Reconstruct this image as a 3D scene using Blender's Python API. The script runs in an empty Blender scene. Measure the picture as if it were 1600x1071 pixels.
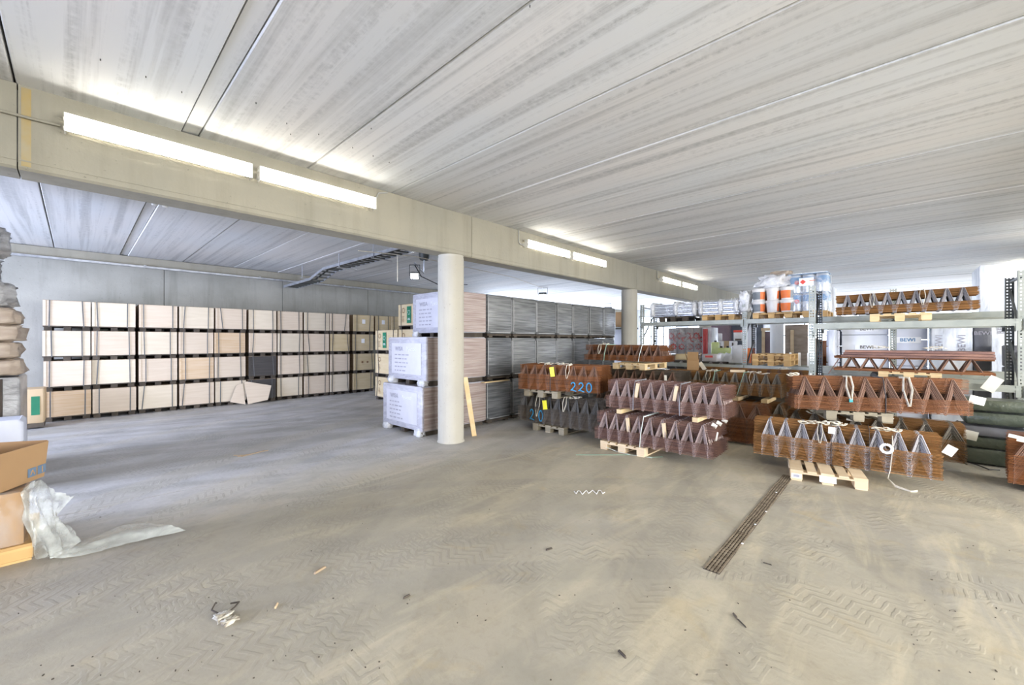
import bpy, math, random
import numpy as np
from mathutils import Vector, Matrix
random.seed(7)
PI = math.pi
S = bpy.context.scene
COL = S.collection

# ------------------------------------------------------------------ camera, world, exposure
H = 1.70            # lens height
F = 640.0           # focal length in pixels of the 1600 px wide frame
HZ = 533.0          # horizon row
ANG = math.atan2(680.0, 640.0)      # view axis turned from +y towards +x
SA, CA = math.sin(ANG), math.cos(ANG)
cam_d = bpy.data.cameras.new('camera')
cam = bpy.data.objects.new('camera', cam_d)
COL.objects.link(cam)
cam_d.sensor_width = 36.0
cam_d.lens = 36.0 * F / 1600.0
cam_d.shift_y = -(535.5 - HZ) / 1600.0
cam_d.clip_start = 0.05
cam_d.clip_end = 300
cam.location = (0, 0, H)
cam.rotation_euler = (PI / 2, 0, -ANG)
S.camera = cam

W = bpy.data.worlds.new('sky')
S.world = W
W.use_nodes = True
bg = W.node_tree.nodes['Background']
bg.inputs['Color'].default_value = (0.74, 0.84, 1.0, 1)
bg.inputs['Strength'].default_value = 5.0

S.view_settings.view_transform = 'Standard'
S.view_settings.look = 'None'
S.view_settings.gamma = 1.0
S.view_settings.use_curve_mapping = False
S.view_settings.exposure = 0.50
S.cycles.use_denoising = True
S.cycles.max_bounces = 9
S.cycles.diffuse_bounces = 6
S.cycles.glossy_bounces = 3
S.cycles.transmission_bounces = 4
S.cycles.transparent_max_bounces = 12
S.cycles.sample_clamp_indirect = 6.0
S.cycles.caustics_reflective = False
S.cycles.caustics_refractive = False

TUBE_W = 26.0        # emission of the fluorescent tubes
DAY = (0.74, 0.81, 1.0)


def day_light(name, loc, rot, sx, sy, power, color=None):
    l = bpy.data.lights.new(name, 'AREA')
    l.shape = 'RECTANGLE'
    l.size, l.size_y = sx, sy
    l.energy = power
    l.color = color or DAY
    o = bpy.data.objects.new(name, l)
    o.location = loc
    o.rotation_euler = rot
    COL.objects.link(o)
    return o


# daylight that comes in through the gate and window openings of the hall, one lamp filling each opening; the back windows are added
END_GATES = [(-7.6, -4.2, 0.0, 3.4), (-3.2, 0.4, 0.0, 3.4), (1.4, 4.8, 0.6, 3.4), (6.2, 9.8, 0.0, 3.4), (10.6, 13.2, 0.6, 3.4)]
NEAR_GATES = [(-3.0, 1.0, 0.5, 3.5), (1.6, 5.6, 0.5, 3.5), (6.2, 10.2, 0.5, 3.5)]
for (g0, g1, h0, h1) in END_GATES:
    day_light('daylight_end_gate', (27.1, (g0 + g1) / 2, (h0 + h1) / 2), (0, PI / 2, 0), h1 - h0, g1 - g0, 19.0 * (h1 - h0) * (g1 - g0))
for k in range(4):  # unseen back wall windows, added to brighten the far bay ceiling
    day_light('added_back_daylight', (14.45 + 2.9 * k, 14.4, 2.02), (-PI / 2, 0, 0), 2.6, 2.6, 145)
day_light('daylight_side_gate', (-10.1, 9.0, 1.75), (0, -PI / 2, 0), 3.5, 5.6, 2700, (0.62, 0.71, 1.0))
for (g0, g1, h0, h1) in NEAR_GATES:
    day_light('daylight_near_gate', ((g0 + g1) / 2, -9.1, (h0 + h1) / 2), (PI / 2, 0, 0), g1 - g0, h1 - h0, 660, (1.0, 0.99, 0.975))


# ------------------------------------------------------------------ pixel to point on a known plane
def ray(px):
    u = (px - 800.0) / F
    return SA + CA * u, CA - SA * u          # world x and y per unit of depth


def at_x(px, py, X):
    rx, ry = ray(px)
    d = X / rx
    return Vector((X, ry * d, H - (py - HZ) / F * d))


def at_y(px, py, Y):
    rx, ry = ray(px)
    d = Y / ry
    return Vector((rx * d, Y, H - (py - HZ) / F * d))


def at_z(px, py, z=0.0):
    rx, ry = ray(px)
    d = F * (H - z) / (py - HZ)
    return Vector((rx * d, ry * d, z))


# ------------------------------------------------------------------ materials
MATS = {}


def mat(name, c1, c2=None, rough=0.7, metal=0.0, scale=6.0, stretch=(1, 1, 1), bump=0.0, bscale=None,
        spec=0.4, vary=0.0, lo=0.35, hi=0.65, detail=5.0, alpha=1.0, emit=None, estr=0.0):
    m = bpy.data.materials.new(name)
    m.use_nodes = True
    nt = m.node_tree
    b = nt.nodes['Principled BSDF']
    b.inputs['Roughness'].default_value = rough
    b.inputs['Metallic'].default_value = metal
    b.inputs['Specular IOR Level'].default_value = spec
    b.inputs['Alpha'].default_value = alpha
    if emit:
        b.inputs['Emission Color'].default_value = (*emit, 1)
        b.inputs['Emission Strength'].default_value = estr
    tc = nt.nodes.new('ShaderNodeTexCoord')
    mp = nt.nodes.new('ShaderNodeMapping')
    mp.inputs['Scale'].default_value = stretch
    nt.links.new(tc.outputs['Object'], mp.inputs['Vector'])
    oi = nt.nodes.new('ShaderNodeObjectInfo')
    add = nt.nodes.new('ShaderNodeVectorMath')
    add.operation = 'MULTIPLY_ADD'
    nt.links.new(oi.outputs['Random'], add.inputs[0])
    add.inputs[1].default_value = (37.0, 23.0, 11.0)
    nt.links.new(mp.outputs['Vector'], add.inputs[2])
    if c2 is None:
        c2 = c1
    n = nt.nodes.new('ShaderNodeTexNoise')
    n.inputs['Scale'].default_value = scale
    n.inputs['Detail'].default_value = detail
    nt.links.new(add.outputs[0], n.inputs['Vector'])
    r = nt.nodes.new('ShaderNodeValToRGB')
    r.color_ramp.elements[0].position = lo
    r.color_ramp.elements[1].position = hi
    r.color_ramp.elements[0].color = (*c1, 1)
    r.color_ramp.elements[1].color = (*c2, 1)
    nt.links.new(n.outputs['Fac'], r.inputs['Fac'])
    out = r.outputs['Color']
    if vary:
        hs = nt.nodes.new('ShaderNodeHueSaturation')
        mr = nt.nodes.new('ShaderNodeMapRange')
        mr.inputs['To Min'].default_value = 1 - vary
        mr.inputs['To Max'].default_value = 1 + vary
        nt.links.new(oi.outputs['Random'], mr.inputs['Value'])
        nt.links.new(mr.outputs['Result'], hs.inputs['Value'])
        nt.links.new(out, hs.inputs['Color'])
        out = hs.outputs['Color']
    nt.links.new(out, b.inputs['Base Color'])
    if bump:
        n2 = nt.nodes.new('ShaderNodeTexNoise')
        n2.inputs['Scale'].default_value = bscale or scale * 4
        n2.inputs['Detail'].default_value = 4
        nt.links.new(add.outputs[0], n2.inputs['Vector'])
        bp = nt.nodes.new('ShaderNodeBump')
        bp.inputs['Strength'].default_value = bump
        bp.inputs['Distance'].default_value = 0.02
        nt.links.new(n2.outputs['Fac'], bp.inputs['Height'])
        nt.links.new(bp.outputs['Normal'], b.inputs['Normal'])
    MATS[name] = m
    return m


def math_node(nt, op, a, b=None, c=None):
    n = nt.nodes.new('ShaderNodeMath')
    n.operation = op
    for i, v in enumerate((a, b, c)):
        if v is None:
            continue
        if isinstance(v, (int, float)):
            n.inputs[i].default_value = v
        else:
            nt.links.new(v, n.inputs[i])
    return n.outputs[0]


def mixc(nt, fac, a, b, mode='MIX'):
    n = nt.nodes.new('ShaderNodeMix')
    n.data_type = 'RGBA'
    n.blend_type = mode
    for sock, v in ((n.inputs[0], fac), (n.inputs[6], a), (n.inputs[7], b)):
        if isinstance(v, (int, float)):
            sock.default_value = v
        elif isinstance(v, tuple):
            sock.default_value = (*v, 1)
        else:
            nt.links.new(v, sock)
    return n.outputs[2]


def noise(nt, vec, scale, detail=4, rough=0.5, dist=0.0):
    n = nt.nodes.new('ShaderNodeTexNoise')
    n.inputs['Scale'].default_value = scale
    n.inputs['Detail'].default_value = detail
    n.inputs['Roughness'].default_value = rough
    n.inputs['Distortion'].default_value = dist
    nt.links.new(vec, n.inputs['Vector'])
    return n.outputs['Fac']


def ramp(nt, fac, lo, hi, a=0.0, b=1.0):
    n = nt.nodes.new('ShaderNodeMapRange')
    nt.links.new(fac, n.inputs['Value'])
    n.inputs['From Min'].default_value = lo
    n.inputs['From Max'].default_value = hi
    n.inputs['To Min'].default_value = a
    n.inputs['To Max'].default_value = b
    return n.outputs['Result']


def mapping(nt, vec, sc):
    mp = nt.nodes.new('ShaderNodeMapping')
    mp.inputs['Scale'].default_value = sc
    nt.links.new(vec, mp.inputs['Vector'])
    return mp.outputs['Vector']


def base_nodes(name):
    m = bpy.data.materials.new(name)
    m.use_nodes = True
    nt = m.node_tree
    g = nt.nodes.new('ShaderNodeNewGeometry')
    MATS[name] = m
    return m, nt, nt.nodes['Principled BSDF'], g.outputs['Position']


def ceiling_material():
    m, nt, b, P = base_nodes('ceiling_concrete')
    oi = nt.nodes.new('ShaderNodeObjectInfo')
    s1 = noise(nt, mapping(nt, P, (7.0, 0.16, 1)), 1.0, 6, 0.6, 0.3)
    s2 = noise(nt, mapping(nt, P, (13.0, 0.22, 1)), 1.0, 5, 0.7, 0.6)
    sp = noise(nt, P, 14.0, 5, 0.7)
    bl = noise(nt, mapping(nt, P, (1.2, 0.35, 1)), 1.0, 3)
    streak = ramp(nt, s1, 0.50, 0.66)
    fine = ramp(nt, s2, 0.50, 0.75)
    speck = ramp(nt, sp, 0.40, 0.60)
    c = mixc(nt, ramp(nt, bl, 0.35, 0.65), (0.660, 0.645, 0.620), (0.625, 0.640, 0.640))
    c = mixc(nt, math_node(nt, 'MULTIPLY', math_node(nt, 'MULTIPLY', streak, ramp(nt, sp, 0.3, 0.6, 0.55, 1.0)), 0.65), c, (0.330, 0.333, 0.325))
    c = mixc(nt, math_node(nt, 'MULTIPLY', math_node(nt, 'MULTIPLY', fine, speck), 0.62), c, (0.24, 0.245, 0.245))
    hi = ramp(nt, noise(nt, mapping(nt, P, (9.0, 1.2, 1)), 1.3, 5, 0.7), 0.62, 0.78)
    c = mixc(nt, math_node(nt, 'MULTIPLY', hi, 0.4), c, (0.72, 0.70, 0.65))
    v = ramp(nt, oi.outputs['Random'], 0, 1, 0.93, 1.06)
    hs = nt.nodes.new('ShaderNodeHueSaturation')
    nt.links.new(v, hs.inputs['Value'])
    nt.links.new(c, hs.inputs['Color'])
    nt.links.new(hs.outputs['Color'], b.inputs['Base Color'])
    b.inputs['Roughness'].default_value = 0.75
    b.inputs['Specular IOR Level'].default_value = 0.25


def concrete_material(name, c1, c2, c3, vert=True):
    m, nt, b, P = base_nodes(name)
    n1 = noise(nt, P, 0.9, 5, 0.6)
    n2 = noise(nt, mapping(nt, P, (5.0, 5.0, 0.5) if vert else (1.2, 1.2, 2.5)), 1.0, 5, 0.6)
    n3 = noise(nt, P, 26.0, 4, 0.6)
    c = mixc(nt, ramp(nt, n1, 0.35, 0.65), c1, c2)
    c = mixc(nt, math_node(nt, 'MULTIPLY', ramp(nt, n2, 0.5, 0.75), 0.6), c, c3)
    c = mixc(nt, math_node(nt, 'MULTIPLY', ramp(nt, n3, 0.66, 0.72), 0.55), c, tuple(x * 0.45 for x in c3))
    nt.links.new(c, b.inputs['Base Color'])
    b.inputs['Roughness'].default_value = 0.85
    bp = nt.nodes.new('ShaderNodeBump')
    bp.inputs['Strength'].default_value = 0.25
    bp.inputs['Distance'].default_value = 0.01
    nt.links.new(n3, bp.inputs['Height'])
    nt.links.new(bp.outputs['Normal'], b.inputs['Normal'])


def floor_material():
    m, nt, b, P = base_nodes('floor_concrete')
    big = noise(nt, P, 0.35, 5, 0.6, 0.4)
    mid = noise(nt, P, 1.3, 6, 0.62, 0.6)
    fine = noise(nt, P, 16.0, 6, 0.7, 0.4)
    swirl = noise(nt, mapping(nt, P, (0.5, 2.2, 1)), 1.4, 6, 0.62, 1.4)
    c = mixc(nt, ramp(nt, big, 0.36, 0.62), (0.415, 0.365, 0.265), (0.385, 0.355, 0.295))
    c = mixc(nt, math_node(nt, 'MULTIPLY', ramp(nt, mid, 0.48, 0.68), 0.75), c, (0.290, 0.265, 0.205))
    c = mixc(nt, math_node(nt, 'MULTIPLY', ramp(nt, swirl, 0.50, 0.66), 0.6), c, (0.560, 0.490, 0.350))
    c = mixc(nt, math_node(nt, 'MULTIPLY', ramp(nt, fine, 0.50, 0.72), 0.40), c, (0.270, 0.230, 0.155))
    stain = noise(nt, P, 2.6, 4, 0.55, 0.9)
    c = mixc(nt, math_node(nt, 'MULTIPLY', ramp(nt, stain, 0.60, 0.72), 0.35), c, (0.460, 0.355, 0.185))
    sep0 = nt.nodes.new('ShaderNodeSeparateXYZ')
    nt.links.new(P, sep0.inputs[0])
    far_skylit = ramp(nt, math_node(nt, 'ADD', sep0.outputs[1], math_node(nt, 'MULTIPLY', big, 3.0)), 5.4, 7.6)  # far bay: cleaner grey concrete plus bluish daylight painted into the colour
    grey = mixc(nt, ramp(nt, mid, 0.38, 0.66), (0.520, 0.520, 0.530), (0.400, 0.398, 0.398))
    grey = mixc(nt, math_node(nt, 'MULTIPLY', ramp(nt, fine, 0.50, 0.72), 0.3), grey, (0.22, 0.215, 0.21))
    c = mixc(nt, math_node(nt, 'MULTIPLY', far_skylit, 0.85), c, grey)
    # curved tyre tracks: rings about two far turning points, broken into tread blocks
    sep = nt.nodes.new('ShaderNodeSeparateXYZ')
    nt.links.new(P, sep.inputs[0])
    tread_all = None
    for k, (cx, cy, k0) in enumerate(((-5.0, -6.0, 0.0), (12.0, -9.0, 3.7), (2.0, 16.0, 7.1))):
        dx = math_node(nt, 'SUBTRACT', sep.outputs[0], cx)
        dy = math_node(nt, 'SUBTRACT', sep.outputs[1], cy)
        r = math_node(nt, 'SQRT', math_node(nt, 'ADD', math_node(nt, 'MULTIPLY', dx, dx), math_node(nt, 'MULTIPLY', dy, dy)))
        th = math_node(nt, 'ARCTAN2', dy, dx)
        comb = nt.nodes.new('ShaderNodeCombineXYZ')
        nt.links.new(math_node(nt, 'MULTIPLY', r, 2.1), comb.inputs[0])
        comb.inputs[1].default_value = k0
        nt.links.new(math_node(nt, 'MULTIPLY', th, 0.8), comb.inputs[2])
        band = ramp(nt, noise(nt, comb.outputs[0], 1.0, 1), 0.50, 0.56)
        ph = math_node(nt, 'MULTIPLY', th, 1100.0)
        zig = math_node(nt, 'PINGPONG', math_node(nt, 'MULTIPLY', r, 9.0), 1.0)
        sn = math_node(nt, 'SINE', math_node(nt, 'ADD', ph, math_node(nt, 'MULTIPLY', math_node(nt, 'ADD', zig, math_node(nt, 'MULTIPLY', fine, 0.5)), 7.0)))
        t = math_node(nt, 'MULTIPLY', band, ramp(nt, sn, 0.15, 0.75))
        tread_all = t if tread_all is None else math_node(nt, 'MAXIMUM', tread_all, t)
        c = mixc(nt, math_node(nt, 'MULTIPLY', band, 0.28), c, (0.255, 0.240, 0.205) if k != 1 else (0.50, 0.46, 0.36))
    fade = ramp(nt, noise(nt, P, 1.6, 4), 0.44, 0.66)
    tread = math_node(nt, 'MULTIPLY', tread_all, fade)
    c = mixc(nt, math_node(nt, 'MULTIPLY', tread, 0.30), c, (0.22, 0.20, 0.16))
    nt.links.new(c, b.inputs['Base Color'])
    nt.links.new(ramp(nt, mid, 0.3, 0.7, 0.45, 0.72), b.inputs['Roughness'])
    b.inputs['Specular IOR Level'].default_value = 0.35
    h = math_node(nt, 'ADD', math_node(nt, 'MULTIPLY', fine, 0.6), math_node(nt, 'MULTIPLY', tread, 1.0))
    bp = nt.nodes.new('ShaderNodeBump')
    bp.inputs['Strength'].default_value = 0.30
    bp.inputs['Distance'].default_value = 0.012
    nt.links.new(h, bp.inputs['Height'])
    nt.links.new(bp.outputs['Normal'], b.inputs['Normal'])


def film_material(name, tint, cover, rough=0.2, streak=(1.5, 1.5, 22.0), strength=0.5, extra=0.30):
    """stretch film: partly clear plastic with stretched wrinkles"""
    m, nt, b, P = base_nodes(name)
    tc = nt.nodes.new('ShaderNodeTexCoord')
    oi = nt.nodes.new('ShaderNodeObjectInfo')
    add = nt.nodes.new('ShaderNodeVectorMath')
    add.operation = 'MULTIPLY_ADD'
    nt.links.new(oi.outputs['Random'], add.inputs[0])
    add.inputs[1].default_value = (17.0, 29.0, 43.0)
    nt.links.new(mapping(nt, tc.outputs['Object'], streak), add.inputs[2])
    n = noise(nt, add.outputs[0], 1.6, 5, 0.65, 0.8)
    n2 = noise(nt, add.outputs[0], 0.5, 3, 0.5, 0.4)
    b.inputs['Base Color'].default_value = (*tint, 1)
    b.inputs['Roughness'].default_value = rough
    b.inputs['Specular IOR Level'].default_value = 0.7
    a = math_node(nt, 'ADD', ramp(nt, n, 0.40, 0.72, 0.0, extra), ramp(nt, n2, 0.35, 0.65, cover - 0.12, cover + 0.1))
    nt.links.new(a, b.inputs['Alpha'])
    bp = nt.nodes.new('ShaderNodeBump')
    bp.inputs['Strength'].default_value = strength
    bp.inputs['Distance'].default_value = 0.015
    nt.links.new(n, bp.inputs['Height'])
    nt.links.new(bp.outputs['Normal'], b.inputs['Normal'])
    return m


ceiling_material()
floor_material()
concrete_material('beam_concrete', (0.305, 0.280, 0.215), (0.260, 0.245, 0.195), (0.200, 0.185, 0.140))
concrete_material('wall_concrete', (0.33, 0.322, 0.285), (0.25, 0.247, 0.215), (0.17, 0.17, 0.145))
concrete_material('column_concrete', (0.42, 0.39, 0.32), (0.37, 0.345, 0.285), (0.30, 0.275, 0.225))
concrete_material('pale_plaster', (0.70, 0.72, 0.74), (0.64, 0.66, 0.69), (0.56, 0.57, 0.60))
mat('joint_dark', (0.05, 0.05, 0.045), (0.08, 0.078, 0.07))
mat('ply_face', (0.58, 0.50, 0.385), (0.62, 0.54, 0.425), 0.6, scale=2.2, stretch=(1, 1, 9), vary=0.05, spec=0.3)
mat('ply_face_pink', (0.56, 0.46, 0.355), (0.60, 0.505, 0.40), 0.6, scale=2.2, stretch=(1, 1, 12), vary=0.05, spec=0.3)
mat('ply_face_orange', (0.54, 0.385, 0.24), (0.59, 0.455, 0.315), 0.6, scale=2.5, stretch=(0.8, 1, 14), vary=0.05, spec=0.3)
mat('ply_yellow', (0.54, 0.425, 0.245), (0.59, 0.48, 0.30), 0.6, scale=2.2, stretch=(1, 1, 7), vary=0.05, spec=0.3)
mat('ply_black', (0.030, 0.027, 0.028), (0.045, 0.040, 0.040), 0.5, scale=2, stretch=(1, 1, 25))
mat('ply_edge', (0.30, 0.22, 0.14), (0.42, 0.31, 0.20), 0.8, scale=1.4, stretch=(0.4, 0.4, 60))
mat('ply_edge_brown', (0.27, 0.20, 0.17), (0.40, 0.33, 0.30), 0.5, scale=1.1, stretch=(0.5, 0.5, 45), bump=0.3)
mat('skid_dark', (0.045, 0.036, 0.028), (0.085, 0.068, 0.05), 0.9, vary=0.15)
mat('strap_dark', (0.06, 0.065, 0.07), (0.10, 0.10, 0.105), 0.4)
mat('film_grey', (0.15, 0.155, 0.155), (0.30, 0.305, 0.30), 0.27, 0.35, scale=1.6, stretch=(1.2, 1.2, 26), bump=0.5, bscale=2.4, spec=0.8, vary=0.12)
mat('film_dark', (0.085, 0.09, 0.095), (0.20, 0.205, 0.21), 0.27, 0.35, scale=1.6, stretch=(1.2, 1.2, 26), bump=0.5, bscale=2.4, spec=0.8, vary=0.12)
mat('film_brown', (0.27, 0.20, 0.175), (0.44, 0.37, 0.335), 0.30, 0.15, scale=1.5, stretch=(1.0, 1.0, 30), bump=0.5, bscale=2.4, spec=0.7, vary=0.04)
mat('film_edge', (0.34, 0.34, 0.34), (0.46, 0.46, 0.46), 0.35, 0.2, scale=4)
film_material('film_white', (0.62, 0.61, 0.66), 0.5, 0.28, (2.0, 2.0, 6.0), 0.5)
film_material('film_clear', (0.88, 0.90, 0.92), 0.15, 0.10, (7.0, 7.0, 5.0), 1.0)
film_material('film_sheet', (0.80, 0.84, 0.80), 0.28, 0.14, (2.0, 2.0, 2.0), 0.25)
film_material('film_thin', (0.80, 0.78, 0.76), 0.13, 0.12, (9.0, 9.0, 5.0), 1.0, 0.14)
film_material('film_milky', (0.84, 0.84, 0.84), 0.60, 0.25, (6.0, 6.0, 6.0), 1.0)
mat('pine', (0.56, 0.40, 0.20), (0.66, 0.50, 0.29), 0.7, scale=2.5, stretch=(2, 2, 2), vary=0.12)
mat('pine_pale', (0.62, 0.47, 0.30), (0.70, 0.56, 0.38), 0.7, scale=2.5, stretch=(1, 3, 3), vary=0.10)
mat('pine_grey', (0.22, 0.19, 0.13), (0.32, 0.27, 0.19), 0.8, scale=2.5, vary=0.12)
mat('pine_orange', (0.50, 0.30, 0.11), (0.58, 0.38, 0.16), 0.7, scale=2.5, vary=0.12)
for nm, a, c in (('rust_orange', (0.200, 0.072, 0.024), (0.330, 0.130, 0.046)),
                 ('rust_purple', (0.140, 0.080, 0.070), (0.265, 0.145, 0.105)),
                 ('rust_brown', (0.200, 0.095, 0.030), (0.340, 0.170, 0.060)),
                 ('rust_red', (0.200, 0.080, 0.034), (0.310, 0.132, 0.056)),
                 ('rust_dark', (0.100, 0.082, 0.062), (0.180, 0.140, 0.100))):
    mat(nm, a, c, 0.75, 0.15, scale=3.0, stretch=(1, 1, 1), spec=0.3, vary=0.28)
mat('wire_steel', (0.270, 0.255, 0.260), (0.400, 0.375, 0.380), 0.45, 0.45, scale=2.5, vary=0.2)
mat('wire_mauve', (0.250, 0.185, 0.165), (0.380, 0.290, 0.265), 0.5, 0.35, scale=2.5, vary=0.2)
mat('wire_grey', (0.085, 0.080, 0.070), (0.150, 0.140, 0.125), 0.5, 0.4, scale=2.5, vary=0.2)
mat('wire_olive', (0.150, 0.130, 0.100), (0.220, 0.195, 0.160), 0.5, 0.4, scale=2.5, vary=0.2)
mat('wire_brown', (0.150, 0.078, 0.048), (0.220, 0.130, 0.090), 0.6, 0.25, scale=2.5, vary=0.2)
mat('rack_grey', (0.30, 0.32, 0.28), (0.38, 0.39, 0.34), 0.5, 0.2, scale=5)
mat('rack_dark', (0.055, 0.060, 0.058), (0.085, 0.09, 0.085), 0.5, 0.2, scale=5)
mat('galvanised', (0.30, 0.31, 0.33), (0.42, 0.43, 0.45), 0.4, 0.6, scale=8)
mat('bright_metal', (0.42, 0.43, 0.43), (0.60, 0.61, 0.60), 0.3, 0.7, scale=9)
mat('white_enamel', (0.80, 0.79, 0.74), (0.84, 0.83, 0.79), 0.4)
mat('grey_plastic', (0.35, 0.35, 0.34), (0.42, 0.42, 0.41), 0.5)
mat('black_plastic', (0.02, 0.02, 0.022), (0.035, 0.035, 0.035), 0.5)
mat('sling_white', (0.66, 0.60, 0.46), (0.78, 0.73, 0.62), 0.8, scale=20)
mat('band_green', (0.28, 0.50, 0.38), (0.35, 0.58, 0.45), 0.4)
mat('band_white', (0.66, 0.74, 0.70), (0.74, 0.80, 0.78), 0.4)
mat('tag_yellow', (0.80, 0.72, 0.02), (0.84, 0.76, 0.03), 0.5)
mat('tag_white', (0.74, 0.70, 0.58), (0.80, 0.76, 0.66), 0.6)
mat('paint_blue', (0.02, 0.19, 0.36), (0.03, 0.26, 0.46), 0.6, scale=20)
mat('turquoise', (0.02, 0.28, 0.30), (0.03, 0.34, 0.36), 0.5)
mat('cardboard', (0.32, 0.19, 0.09), (0.38, 0.235, 0.115), 0.8, scale=1.2)
mat('cardboard_pale', (0.52, 0.38, 0.22), (0.60, 0.45, 0.28), 0.8, scale=1.5, vary=0.06)
mat('carton_print', (0.10, 0.15, 0.22), (0.13, 0.19, 0.27), 0.7)
mat('ink_dark', (0.10, 0.09, 0.08), (0.14, 0.12, 0.10), 0.8)
mat('ink_grey', (0.30, 0.29, 0.33), (0.36, 0.35, 0.39), 0.7)
mat('ink_brown', (0.22, 0.12, 0.06), (0.26, 0.15, 0.08), 0.8)
mat('label_green', (0.01, 0.15, 0.075), (0.015, 0.19, 0.095), 0.5)
mat('label_white', (0.78, 0.78, 0.78), (0.84, 0.84, 0.84), 0.5)
mat('label_red', (0.66, 0.06, 0.035), (0.72, 0.08, 0.05), 0.5)
mat('label_orange', (0.72, 0.16, 0.035), (0.78, 0.20, 0.05), 0.5)
mat('label_grey', (0.16, 0.18, 0.19), (0.22, 0.24, 0.25), 0.5)
mat('label_blue', (0.05, 0.17, 0.34), (0.08, 0.23, 0.42), 0.5)
mat('pail_white', (0.66, 0.64, 0.60), (0.74, 0.72, 0.68), 0.4)
mat('tin_silver', (0.52, 0.57, 0.62), (0.66, 0.70, 0.74), 0.3, 0.4)
mat('foam_white', (0.74, 0.75, 0.78), (0.80, 0.81, 0.83), 0.7, scale=2, vary=0.04)
mat('paper_grey', (0.50, 0.49, 0.53), (0.56, 0.55, 0.59), 0.6, scale=3)
mat('foam_cool', (0.60, 0.62, 0.70), (0.66, 0.68, 0.75), 0.7, scale=2, vary=0.04)
mat('wrap_white', (0.56, 0.60, 0.68), (0.84, 0.86, 0.90), 0.35, scale=2.0, stretch=(3, 3, 1), bump=0.8, bscale=5)
mat('wrap_dark', (0.09, 0.09, 0.10), (0.17, 0.17, 0.18), 0.4, scale=2.0, bump=0.6, bscale=5)
mat('wrap_grey', (0.20, 0.195, 0.19), (0.36, 0.355, 0.35), 0.3, scale=2.0, stretch=(2, 2, 4), bump=0.9, bscale=5)
mat('sack_brown', (0.33, 0.26, 0.20), (0.44, 0.36, 0.28), 0.7, scale=3, stretch=(1, 1, 4), bump=0.5)
mat('roll_grey', (0.40, 0.38, 0.39), (0.50, 0.48, 0.49), 0.5, vary=0.06)
mat('roll_red', (0.46, 0.055, 0.055), (0.55, 0.09, 0.09), 0.5)
mat('panel_purple', (0.16, 0.11, 0.13), (0.22, 0.16, 0.18), 0.6, scale=2)
mat('panel_blue', (0.10, 0.12, 0.15), (0.16, 0.18, 0.22), 0.6, scale=2)
mat('osb_brown', (0.26, 0.21, 0.17), (0.36, 0.30, 0.25), 0.8, scale=3, stretch=(1, 0.6, 3))
mat('shelf_orange', (0.42, 0.17, 0.06), (0.50, 0.22, 0.09), 0.6)
mat('jug_lime', (0.56, 0.64, 0.25), (0.64, 0.72, 0.34), 0.4)
mat('bag_white', (0.74, 0.75, 0.78), (0.82, 0.83, 0.86), 0.6, bump=0.4, scale=3)
mat('dark_wood', (0.030, 0.020, 0.014), (0.05, 0.034, 0.024), 0.7)
mat('green_film', (0.055, 0.065, 0.045), (0.09, 0.10, 0.07), 0.3, bump=0.5)
mat('drain_iron', (0.16, 0.125, 0.085), (0.27, 0.22, 0.155), 0.85, 0.1, scale=14)
mat('drain_gap', (0.035, 0.025, 0.018), (0.07, 0.05, 0.035), 0.9, scale=20)
mat('stain_yellow', (0.33, 0.245, 0.10), (0.31, 0.275, 0.19), 0.85, scale=4)
mat('rag_grey', (0.24, 0.20, 0.15), (0.58, 0.55, 0.46), 0.9, scale=30)
mat('tube_glow', (1, 1, 1), emit=(1.0, 0.955, 0.865), estr=TUBE_W)
mat('lamp_glow', (1, 1, 1), emit=(0.92, 0.96, 1.0), estr=30.0)


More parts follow.
